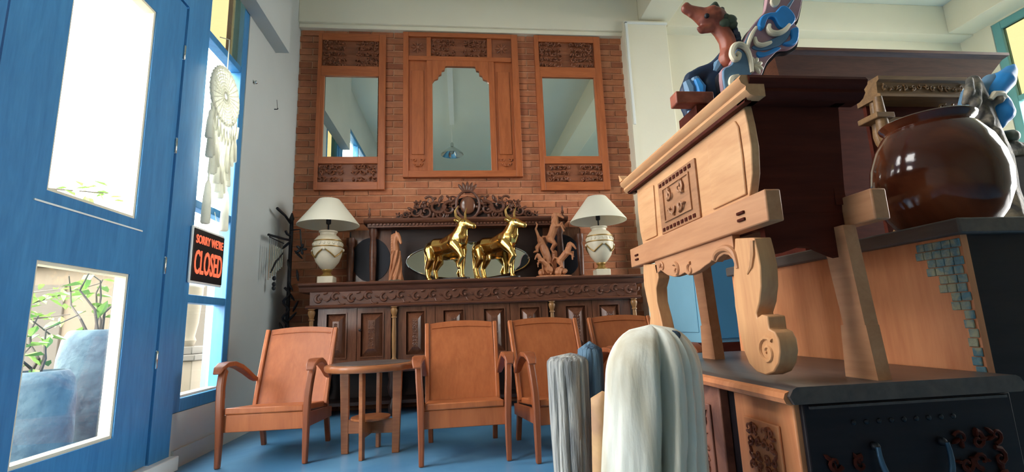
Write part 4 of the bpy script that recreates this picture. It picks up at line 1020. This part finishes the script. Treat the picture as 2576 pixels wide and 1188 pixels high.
# ================================================================== tall chest, clay pot and mirror stand at the right
CZ = 1.04
CH2 = thing('tall_chest', 'tall chest with orange side and mosaic edge behind the dark carved chest', 'chest', (2.1, 1.75, 0))
cx0_, cx1_, cy0, cy1 = 1.365, 2.95, 1.165, 2.30
part('carcass', MB().box((cx0_ + .02, cy0 + .012, 0), (cx1_, cy1, CZ - .045)), 'stain_red', CH2, world=True)
part('side_panel', MB().box((cx0_, cy0, 0), (cx0_ + .02, cy1, CZ - .045)), 'clay_wood', CH2, world=True)
part('front_panel', MB().box((cx0_ + .02, cy0, 0), (cx1_, cy0 + .012, CZ - .045)), 'stain_dark', CH2, world=True)
part('top', MB().box((cx0_ - .02, cy0 - .02, CZ - .045), (cx1_ + .02, cy1 + .02, CZ)), 'top_grey', CH2, world=True, bevel=.006)
rnd = random.Random(12)
for j in range(16):                                   # mosaic band: wide at the top corner, one tile wide below
    z = CZ - .052 - (j + 1) * .0245
    for i in range(5):
        w_ = max(0, .118 - j * .0125)
        if i and i * .026 > w_: continue
        y = cy0 + .002 + i * .026 + (.006 if j % 2 else 0)
        part('mosaic_tile', MB().box((cx0_ - .004 - rnd.uniform(0, .002), y, z), (cx0_, y + .0245, z + .023)), 'tile_teal', CH2, world=True, bevel=.002)
mb = MB()
p = ony(2352, 425, 1.45)
t = thing('clay_pot', 'big round glossy brown clay pot on the tall chest', 'pot', (p.x, 1.45, CZ))
part('body', MB().lathe([(.13, 0), (.17, .015), (.225, .08), (.262, .16), (.272, .235), (.262, .31), (.235, .385), (.195, .445), (.175, .465), (.178, .475), (.192, .487), (.196, .497), (.188, .503), (.165, .50), (.158, .485), (.17, .44), (.21, .37), (.235, .28), (.235, .2), (.19, .08), (.1, .03)], seg=64).xform(Matrix.Diagonal((.70, .70, .82, 1))), 'glaze_brown', t)
# small carved mirror stand behind the pot
ym = 2.08
a = ony(2200, 195, ym); b_ = ony(2422, 195, ym); hx0, hx1 = a.x, b_.x; hz = a.z
t = thing('mirror_stand', 'small carved gold-brown mirror stand with spindles behind the clay pot', 'mirror', ((hx0 + hx1) / 2, ym, CZ))
cn = part('cornice', MB().prism([(ym - .02, hz), (ym - .02, hz - .02), (ym - .005, hz - .03), (ym + .0, hz - .085), (ym - .015, hz - .095), (ym - .015, hz - .11), (ym + .13, hz - .11), (ym + .13, hz)], 'x', hx0, hx1), 'hutch_gold', t, world=True)
mb = MB(); carving(mb, ((hx0 + hx1) / 2, ym - .002, hz - .058), hx1 - hx0 - .04, .045, X3, Z3, -Y3, 91, .035, .01, True); part('cornice_carving', mb, 'hutch_gold', cn, world=True, kind='stuff')
part('back_board', MB().box((hx0 + .02, ym + .10, CZ), (hx1 - .02, ym + .12, hz - .11)), 'stain_red', t, world=True)
part('lintel', MB().box((hx0 + .03, ym + .03, hz - .30), (hx1 - .02, ym + .10, hz - .20)), 'hutch_gold', t, world=True, bevel=.004)
part('mirror_plate', MB().box((hx0 + .05, ym + .085, CZ + .2), (hx1 - .05, ym + .10, hz - .30)), 'mirror_glass', t, world=True)
mb = MB(); carving(mb, (hx1 - .09, ym + .03, hz - .17), .15, .10, X3, Z3, -Y3, 95, .05, .015, False); part('bracket_carving', mb, 'hutch_gold', t, world=True, kind='stuff')
sp = [(.02, 0), (.02, .06)]
for k in range(10):
    z = .06 + k * .052; sp += [(.012, z + .008), (.021, z + .026), (.012, z + .044)]
sp += [(.024, .60), (.03, .64), (.02, hz - .11 - CZ)]
for dx, dy in ((-.005, .0), (.03, .06)):
    part('spindle', MB().lathe(sp, (hx0 + dx, ym + dy, CZ), 12), 'hutch_gold', t, world=True)
part('spindle', MB().lathe(sp, (hx1 - .02, ym, CZ), 12), 'hutch_gold', t, world=True)
part('spindle_cap', MB().box((hx0 - .055, ym - .03, hz - .23), (hx0 + .045, ym + .09, hz - .20)), 'hutch_gold', t, world=True, bevel=.004)
part('foot_board', MB().box((hx0 - .03, ym - .03, CZ), (hx1 + .01, ym + .12, CZ + .03)), 'hutch_gold', t, world=True)

# winged figure at the right edge
yg = 1.85
G = lambda px, py, dy=0: ony(px, py, yg + dy)
gb = G(2500, 545); 
t = thing('winged_figure', 'carved grey figure with bright blue wings beside the clay pot', 'statue', (gb.x, yg, CZ))
b = MB()
limb(b, [(gb.x + .02, yg, CZ + .105), G(2500, 480), G(2495, 400), G(2480, 330), G(2462, 260), G(2448, 205)], [.10, .085, .075, .055, .045, .03])
for q in ((2440, 200, 2425, 260), (2460, 215, 2440, 300), (2475, 260, 2490, 340), (2500, 340, 2480, 400), (2470, 300, 2455, 380), (2500, 260, 2515, 240), (2490, 320, 2510, 345)):
    limb(b, [G(q[0], q[1], -.03), G((q[0] + q[2]) / 2 + 6, (q[1] + q[3]) / 2, -.05), G(q[2], q[3], -.03)], [.014, .022, .012])
limb(b, [G(2505, 395), G(2545, 378), G(2590, 390)], [.04, .045, .05])
organic('body', b, 'garuda_grey', t, .008, 2, world=True)
def lobe(pts, rad, mat, nm='wing'):
    m_ = MB(); limb(m_, pts, rad, 10); return organic(nm, m_, mat, t, .006, 5, world=True)
lobe([G(2500, 235), G(2522, 205), G(2540, 180), G(2552, 162)], [.04, .05, .03, .006], 'dragon_blue')
lobe([G(2512, 260, -.01), G(2518, 285, -.01), G(2512, 310, -.01)], [.045, .052, .03], 'dragon_blue')
lobe([G(2472, 240, .02), G(2490, 205, .02), G(2520, 185, .02)], [.03, .035, .015], 'dragon_slate')
lobe([G(2440, 235, .02), G(2432, 280, .02), G(2445, 330, .02)], [.035, .04, .02], 'dragon_slate')
lobe([G(2527, 345), G(2545, 343)], [.03, .032], 'dragon_green', 'orb')
part('wing_collar', MB().tube([G(2492, 250, -.05), G(2502, 236, -.06), G(2520, 236, -.06), G(2530, 246, -.05)], [.010, .014, .014, .008], 8), 'dragon_cream', t, world=True)
part('skirt', MB().prism([(G(2508, 400).x, G(2508, 400).z), (G(2600, 395).x, G(2600, 395).z), (G(2600, 540).x, CZ), (G(2500, 540).x, CZ)], 'y', yg - .04, yg + .08), 'stain_dark', t, world=True, bevel=.01)

# wardrobe behind everything
yw = 2.80
t = thing('wardrobe', 'large dark brown wardrobe with flared cornice behind the trough', 'wardrobe', (3.05, yw, 0))
wx0, wx1 = 2.22, 3.78
part('carcass', MB().box((wx0, yw + .06, 0), (wx1, yw + .55, 2.33)), 'stain_red', t, world=True)
cor = [(0, 2.33), (.0, 2.36), (-.015, 2.37), (-.02, 2.40), (-.09, 2.52), (-.11, 2.535), (-.12, 2.54), (-.12, 2.56)]
x0_, x1_ = wx0, wx1
ring = []
for o_, z in cor: ring.append([(x0_ + o_, yw + .06 + o_, z), (x1_ - o_, yw + .06 + o_, z), (x1_ - o_, yw + .55, z), (x0_ + o_, yw + .55, z)])
vs = [p for r in ring for p in r]; fs = []
for i in range(len(ring) - 1):
    for k in range(4): fs.append((i * 4 + k, i * 4 + (k + 1) % 4, i * 4 + 4 + (k + 1) % 4, i * 4 + 4 + k))
fs += [(3, 2, 1, 0), tuple(4 * (len(ring) - 1) + k for k in range(4))]
part('cornice', MB().add(vs, fs), 'walnut', t, world=True, smooth=20)
for k in range(2):
    a = wx0 + .05 + k * (wx1 - wx0 - .1) / 2; b2 = a + (wx1 - wx0 - .1) / 2 - .01
    d = part('door', MB().box((a, yw + .035, .12), (b2, yw + .06, 2.28)), 'stain_red', t, world=True, bevel=.004)
    part('door_panel', MB().box((a + .1, yw + .02, .25), (b2 - .1, yw + .036, 2.15)), 'stain_red', d, world=True, bevel=.01)
    part('knob', MB().ball((b2 - .04 if k == 0 else a + .04, yw + .02, 1.1), .015, 10, 6), 'urn_gold', d, world=True)

# pale blue cabinet seen between the trough's legs
t = thing('blue_cabinet', 'pale blue painted cabinet on dark base seen beneath the trough', 'cabinet', (2.2, 4.0, 0))
part('base', MB().box((1.87, 3.62, 0), (2.55, 4.32, .60)), 'stain_red', t, world=True, bevel=.006)
part('carcass', MB().box((1.87, 3.62, .60), (2.55, 4.32, 1.72)), 'blue_cabinet', t, world=True, bevel=.006)
part('door', MB().box((1.895, 3.60, .63), (2.53, 3.62, 1.69)), 'blue_cabinet_shade', t, world=True, bevel=.006)
part('side_panel', MB().box((1.86, 3.70, .68), (1.87, 4.25, 1.64)), 'blue_cabinet', t, world=True, bevel=.004)
part('handle', MB().box((1.92, 3.585, 1.0), (1.935, 3.60, 1.05)), 'black_iron', t, world=True)

# ================================================================== painted dragon standing on the trough
yd = 1.5
D = lambda px, py, dy=0: ony(px, py, yd + dy)
YC = yd - .035
def flat(pts, y0, y1):
    return MB().prism([(ony(px, py, YC).x, max(1.364, ony(px, py, YC).z)) for px, py in smooth_pts(pts, 3, True)], 'y', y0, y1)
DR = thing('dragon_figure', 'painted dragon with red head and blue winged crest on top of the trough', 'figure', (.9, yd, 1.362))
part('plinth', MB().box((.80, 1.44, 1.362), (1.0, 1.57, 1.50)), 'stain_red', DR, world=True)
b = MB()
limb(b, [D(1798, 48), D(1775, 45), D(1750, 33), D(1724, 22)], [.044, .036, .024, .017])            # upper jaw
limb(b, [D(1798, 58), D(1782, 70), D(1766, 76), D(1758, 72)], [.032, .02, .014, .009])                                  # lower jaw
b.ball(D(1727, 16), .015, 8, 6); b.ball(D(1784, 34), (.03, .045, .018), 8, 6); limb(b, [D(1738, 30), D(1736, 40)], [.014, .008]); limb(b, [D(1764, 46), D(1760, 56)], [.012, .006])
limb(b, [D(1798, 55), D(1815, 78), D(1828, 100), D(1834, 125), D(1830, 150)], [.034, .03, .03, .032, .034])
organic('head', b, 'dragon_red', DR, .006, 2, world=True)
for dy in (-.03, .03): part('eye', MB().ball(D(1778, 40, dy * 1.0), .009, 10, 6), 'black_iron', DR, world=True)
for i, (px, py, ex, ey) in enumerate(((1798, 30, 1800, 8), (1808, 40, 1818, 22))):
    part('horn', MB().tube([D(px, py), D((px + ex) / 2 - 3, (py + ey) / 2), D(ex, ey)], [.018, .02, .008], 10), 'dragon_green', DR, world=True)
for px, py, r_ in ((1822, 46, .022), (1836, 52, .026), (1842, 62, .02), (1820, 60, .024)): part('collar_ball', MB().ball(D(px, py, -.02), (r_, r_ * .8, r_ * .8), 10, 6), 'dragon_green', DR, world=True)
for i, (px, py) in enumerate(((1842, 72), (1850, 82), (1856, 94), (1858, 106), (1854, 118))):
    part('mane_spike', MB().tube([D(px - 12, py + 2), D(px, py - 3), D(px + 7, py + 4)], [.018, .016, .004], 8), 'dragon_navy', DR, world=True)
yd_ = yd; yd = yd + .05
b = MB()
limb(b, [D(1830, 145), D(1815, 165), D(1795, 180), D(1765, 188), D(1740, 200), D(1727, 230), D(1728, 268), D(1738, 300), D(1744, 322)], [.036, .038, .036, .032, .03, .027, .025, .02, .012])
limb(b, [D(1800, 185), D(1790, 225), D(1790, 265), D(1775, 310)], [.042, .046, .046, .05])
limb(b, [D(1830, 190), D(1825, 230), D(1812, 280)], [.022, .024, .03])
organic('body', b, 'dragon_navy', DR, .007, 2, world=True)
for pts, r_ in (([(1728, 205), (1737, 225), (1742, 250)], .022), ([(1748, 196), (1756, 222), (1756, 245)], .02), ([(1735, 280), (1738, 300), (1736, 318)], .013), ([(1822, 150), (1808, 166), (1798, 182)], .022)):
    part('scale_band', MB().tube([D(px, py, -.03) for px, py in pts], [r_ * .7, r_, r_ * .5], 8), 'dragon_slate', DR, world=True)
part('scale_band', MB().tube([D(px, py, -.045) for px, py in ((1752, 200), (1762, 222), (1766, 246))], [.012, .02, .01], 8), 'dragon_blue', DR, world=True)
yd = yd_
# perch beam
pb0, pb1 = D(1684, 262, -.0), D(1775, 248)
part('perch', MB().box((pb0.x, yd - .055, pb0.z - .022), (pb1.x, yd - .005, pb0.z + .022)), 'dragon_red', DR, world=True, bevel=.004)
crest = [(1828, 330), (1830, 245), (1822, 240), (1815, 178), (1838, 160), (1850, 120), (1868, 112), (1882, 84), (1896, 62), (1910, 44), (1924, 28), (1930, 0), (1936, -50), (1960, -90), (2005, -95), (2022, -55), (2018, 0), (2008, 45), (1999, 58), (2010, 74), (2006, 108), (1988, 121), (1962, 124), (1944, 140), (1930, 156), (1920, 180), (1910, 215), (1895, 330)]
cb = part('crest', flat(crest, YC, YC + .02), 'dragon_pink', DR, world=True, bevel=.003)
part('crest_backing', flat([(px + 9 if px > 1900 else px, py + 2) for px, py in crest], YC + .022, YC + .045), 'black_iron', cb, world=True)
def inlay(pts, mat, lift=.012, nm='inlay'): return part(nm, flat(pts, YC - lift, YC + .003), mat, cb, world=True, bevel=.004)
inlay([(1816, 180), (1838, 164), (1852, 126), (1868, 132), (1884, 150), (1890, 176), (1886, 190), (1862, 198), (1845, 240), (1828, 300), (1823, 240)], 'dragon_slate', .008)
inlay([(1852, 122), (1868, 114), (1884, 84), (1893, 80), (1886, 108), (1876, 124), (1862, 110)], 'dragon_slate', .006)
inlay([(1904, 68), (1912, 46), (1930, 38), (1946, 36), (1958, 22), (1972, 22), (1990, 40), (1994, 58), (1976, 76), (1956, 72), (1942, 50), (1926, 52), (1916, 78)], 'dragon_blue', .016)
inlay([(1986, 78), (2004, 74), (2002, 108), (1984, 118), (1966, 112), (1988, 102)], 'dragon_blue', .012)
inlay([(1902, 132), (1922, 134), (1948, 122), (1962, 124), (1936, 138), (1908, 146)], 'dragon_blue', .008)
inlay([(1890, 118), (1930, 104), (1960, 90), (1990, 76), (1972, 108), (1940, 124), (1906, 128)], 'dragon_slate', .006)
inlay([(1936, 8), (1946, -20), (1962, -20), (1960, 8), (1948, 20)], 'dragon_cream', .008)
inlay([(1968, 30), (1990, 0), (2000, -20), (2004, -14), (1986, 18), (1974, 36)], 'dragon_slate', .008)
def curl(pts, r, nm='scroll'):
    pts = smooth_pts(pts, 4)
    return part(nm, MB().tube([ony(px, py, YC - .014) for px, py in pts], [r * (.55 + .45 * math.sin(math.pi * (i + .6) / (len(pts) + .2))) for i in range(len(pts))], 8), 'dragon_cream', cb, world=True)
curl([(1892, 182), (1889, 158), (1882, 132), (1870, 116), (1856, 112), (1845, 120), (1841, 136), (1848, 150), (1857, 147), (1860, 137), (1853, 132)], .011)
curl([(1880, 126), (1884, 106), (1892, 86), (1903, 68)], .008)
curl([(1986, 62), (1974, 76), (1956, 84), (1940, 82), (1933, 72), (1936, 62)], .011)
curl([(1899, 94), (1902, 108), (1914, 114), (1930, 110), (1940, 106)], .009)
curl([(1846, 226), (1838, 210), (1842, 196), (1858, 190)], .009)
for k in range(5):
    a = math.radians(-60 + k * 40); c = ony(1897, 165, YC - .01); d = Vector((math.cos(a), 0, math.sin(a)))
    part('petal', MB().ball(c + d * .018, (.018, .008, .008), 8, 5, Matrix((d, Vector((0, 1, 0)), Vector((-d.z, 0, d.x)))).transposed()), 'dragon_cream', cb, world=True)
# grey glass dome further along the tray
p = ony(1682, 392, 1.84)
t = thing('glass_dome', 'small grey glass dome on the far end of the trough', 'ornament', (.86, 1.80, 1.362))
part('stand', MB().lathe([(.05, 0), (.05, .012), (.042, .02)], seg=24), 'stain_red', t)
part('dome', MB().lathe([(.042, .02), (.044, .08), (.04, .11), (.028, .135), (.012, .147), (.002, .15)], seg=24), 'grey_glass', t)

# ================================================================== things at the window
# macrame hanging
xm = XL + .07
c = onx(567, 243, xm); R_ = .205
t = thing('macrame_hanging', 'white macrame disc with long tassels hanging in the window', 'wall hanging', (xm, c.y, c.z))
part('cord', MB().tube([(0, 0, R_), (0, 0, R_ + .26), (-.07, 0, R_ + .28)], .004, 6), 'macrame', t)
for k in range(9):
    r_ = R_ * (1 - k * .105); part('ring', MB().tube([(0, r_ * math.cos(a * math.pi / 20), r_ * math.sin(a * math.pi / 20)) for a in range(41)], .0075 if k else .012, 6), 'macrame', t)
mb = MB()
for k in range(28):
    a = 2 * math.pi * k / 28; mb.tube([(0.003, .02 * math.cos(a), .02 * math.sin(a)), (0.003, R_ * math.cos(a), R_ * math.sin(a))], .004, 5)
part('spokes', mb, 'macrame', t, kind='stuff')
for k in range(36):
    a = 2 * math.pi * k / 36; part('knot', MB().ball((0, (R_ + .008) * math.cos(a), (R_ + .008) * math.sin(a)), .011, 8, 5), 'macrame', t)
rnd = random.Random(21)
for k in range(17):
    y = -R_ + .02 + k * (2 * R_ - .04) / 16; z0_ = -math.sqrt(max(.0, R_ ** 2 - y * y)); L = .12 + .16 * (1 - abs(y) / R_) + rnd.uniform(-.06, .1)
    st = part('strand', MB().tube([(0.004 * (k % 3), y, z0_), (0.004, y + .01, z0_ - L * .5), (0, y + rnd.uniform(-.015, .015), z0_ - L)], [.005, .006, .005], 6), 'macrame', t)
    zt = z0_ - L
    part('tassel', MB().lathe([(.006, 0), (.014, -.02), (.013, -.04), (.02, -.08), (.026, -.20), (.022, -.21)], (0, y, zt), 10), 'macrame', st)
    if k % 2 == 0: part('loop', MB().tube([(0, y, z0_ - .05), (.006, y + .025, z0_ - .16), (.0, y + .05, z0_ - .06)], .008, 6), 'macrame', st)
for y in (-.14, .12):
    st = part('strand', MB().tube([(0, y, -.1), (0, y - .005, -.70)], .007, 6), 'macrame', t)
    part('tassel', MB().lathe([(.006, 0), (.018, -.03), (.026, -.12), (.03, -.30), (.024, -.31)], (0, y - .005, -.69), 10), 'macrame', st)
# closed sign
def text_mesh(txt):
    cu = bpy.data.curves.new('text', 'FONT'); cu.body = txt; cu.align_x = 'CENTER'; cu.align_y = 'CENTER'; cu.extrude = .02; cu.offset = .012; cu.resolution_u = 3
    o = bpy.data.objects.new('text', cu); COL.objects.link(o)
    me = bpy.data.meshes.new_from_object(o.evaluated_get(bpy.context.evaluated_depsgraph_get()))
    bpy.data.objects.remove(o); bpy.data.curves.remove(cu)
    return me
xs = XL + .012; ya, yb_, za, zb_ = 3.385, 3.80, 1.165, 1.52
t = thing('closed_sign', 'black sign with glowing red CLOSED lettering hanging in the window', 'sign', (xs, (ya + yb_) / 2, za))
part('frame', MB().box((xs - .012, ya - .012, za - .016), (xs + .004, yb_ + .012, zb_ + .016)), 'white_gloss', t, world=True, bevel=.01)
fc = part('face', MB().box((xs + .004, ya, za), (xs + .010, yb_, zb_)), 'sign_black', t, world=True, bevel=.004)
def put_text(txt, yc_, zc_, w_, h_):
    me = text_mesh(txt); xs_ = [v.co.x for v in me.vertices]; ys_ = [v.co.y for v in me.vertices]
    sx, sy = w_ / (max(xs_) - min(xs_)), h_ / (max(ys_) - min(ys_)); ox, oy = (max(xs_) + min(xs_)) / 2, (max(ys_) + min(ys_)) / 2
    w = world_loc(fc)
    for v in me.vertices:
        u, q, d = v.co; v.co = (xs + .012 + d * .1 - w.x, yc_ + (u - ox) * sx - w.y, zc_ + (q - oy) * sy - w.z)
    me.materials.clear(); me.materials.append(M['sign_red'])
    o = bpy.data.objects.new('lettering', me); COL.objects.link(o); o.parent = fc
put_text('SORRY WE\'RE', (ya + yb_) / 2, 1.452, .37, .062)
put_text('CLOSED', (ya + yb_) / 2, 1.295, .375, .165)
for y in (ya + .06, yb_ - .06): part('hanging_cord', MB().tube([(xs - .004, y, zb_ + .01), (xs - .004, (ya + yb_) / 2 + (y - (ya + yb_) / 2) * .4, zb_ + .17)], .003, 5), 'macrame', t, world=True)
# wrought-iron stand with wind chime in the corner
sx_, sy_ = -1.655, 4.92
t = thing('iron_stand', 'black wrought iron stand in the corner beside the sideboard', 'stand', (sx_, sy_, 0))
part('pole', MB().lathe([(.02, 0), (.018, .3), (.018, 1.9), (.025, 1.92), (.006, 1.98)], (0, 0, 0), 12), 'black_iron', t)
for k in range(3):
    a = k * 2.094 + .3; part('foot', MB().tube([(0, 0, .2), (.06 * math.cos(a), .06 * math.sin(a), .1), (.1 * math.cos(a), .1 * math.sin(a), .012)], .012, 8), 'black_iron', t)
part('twisted_rod', MB().tube([(.045 * math.cos(k * .9) * .6, -.05 + .02 * math.sin(k * .9), .55 + k * .022) for k in range(32)], .012, 8), 'black_iron', t)
for k in range(10):
    part('iron_leaf', MB().ball((rnd.uniform(-.05, .09), -.03 + rnd.uniform(-.03, .03), .75 + k * .1), (.012, .02, .06), 8, 6, Matrix.Rotation(rnd.uniform(-.8, .8), 3, 'Y')), 'black_iron', t)
part('arm', MB().tube([(0, 0, 1.86), (-.03, -.10, 1.93), (-.05, -.26, 1.965)], [.012, .011, .014], 8), 'black_iron', t)
part('arm', MB().tube([(0, 0, 1.70), (-.02, -.1, 1.695), (-.055, -.42, 1.68)], [.013, .012, .012], 8), 'black_iron', t)
part('hook', MB().tube([(0, 0, 1.74), (-.01, -.08, 1.75), (-.02, -.1, 1.78)], .012, 8), 'black_iron', t)
part('flower_hook', MB().tube([(.0, -.02, 1.80), (.10, -.05, 1.80), (.12, -.05, 1.62)], .008, 6), 'black_iron', t)
for k in range(5):
    a = k * 1.256; part('flower_petal', MB().ball((.12 + .03 * math.cos(a), -.06, 1.60 + .03 * math.sin(a)), (.028, .01, .014), 8, 5, Matrix.Rotation(-a, 3, 'Y')), 'black_iron', t)
tc = thing('wind_chime', 'wind chime of thin metal tubes hanging from the iron stand', 'wind chime', (-1.70, 4.60, 1.21))
part('bar', MB().tube([(-1.70, 4.50, 1.66), (-1.70, 4.86, 1.66)], .006, 6), 'black_iron', tc, world=True)
for k in range(8):
    y = 4.51 + k * .047; L = .33 - k * .022
    tb = part('tube', MB().tube([(-1.70, y, 1.60), (-1.70, y, 1.60 - L)], .007, 8), 'chrome', tc, world=True)
    part('string', MB().tube([(-1.70, y, 1.60), (-1.70, y, 1.66)], .002, 4), 'black_iron', tb, world=True)
part('branch', MB().tube([(-1.695, 4.55, 1.34), (-1.69, 4.66, 1.46), (-1.69, 4.72, 1.49), (-1.69, 4.82, 1.56)], [.006, .01, .008, .005], 6), 'black_iron', tc, world=True)
part('clapper_cord', MB().tube([(-1.70, 4.66, 1.66), (-1.70, 4.66, 1.22)], .002, 4), 'black_iron', tc, world=True)
for z in (1.30, 1.245, 1.21): part('bead', MB().ball((-1.70, 4.66, z), (.018, .018, .022), 10, 6), 'black_iron', tc, world=True)
p = onx(637, 207, XL); t = thing('wall_ornament', 'small metal knob on the wall right of the blue window', 'ornament', (XL, p.y, p.z))
part('plate', MB().box((0, -.015, -.015), (.006, .015, .015)), 'chrome', t); part('ball', MB().ball((.022, 0, 0), .016, 10, 6), 'chrome', t)
p = onx(690, 275, XL); t = thing('wall_hook', 'tiny dark hook with string on the wall near the corner', 'hook', (XL, p.y, p.z))
part('shank', MB().tube([(0, 0, 0), (.03, 0, 0), (.035, 0, .01)], .005, 6), 'black_iron', t); part('string', MB().tube([(.03, 0, 0), (.02, .0, .10)], .002, 4), 'black_iron', t)

# ================================================================== pendant lamp that the arched mirror shows
t = thing('pendant_lamp', 'metal pendant lamp on a cord reflected in the arched mirror', 'lamp', (-.10, 1.23, ZC))
part('cord', MB().tube([(0, 0, -.0), (0, 0, -.42)], .006, 6), 'white_gloss', t)
part('holder', MB().lathe([(.03, -.50), (.035, -.46), (.03, -.42), (.01, -.40)], seg=16), 'chrome', t)
part('shade', MB().lathe([(.225, -.66), (.22, -.64), (.16, -.58), (.08, -.52), (.04, -.49), (.04, -.50), (.08, -.535), (.155, -.595), (.215, -.655), (.225, -.66)], seg=40, cap=False), 'chrome', t)
part('bulb', MB().ball((0, 0, -.58), (.05, .05, .07), 12, 8), 'grey_glass', t)
single('cable_batten', MB().box((-.14, 1.32, ZC - .06), (-.05, 3.6, ZC)), 'white_gloss', 'white cable batten on the ceiling leading to the pendant lamp', 'batten')
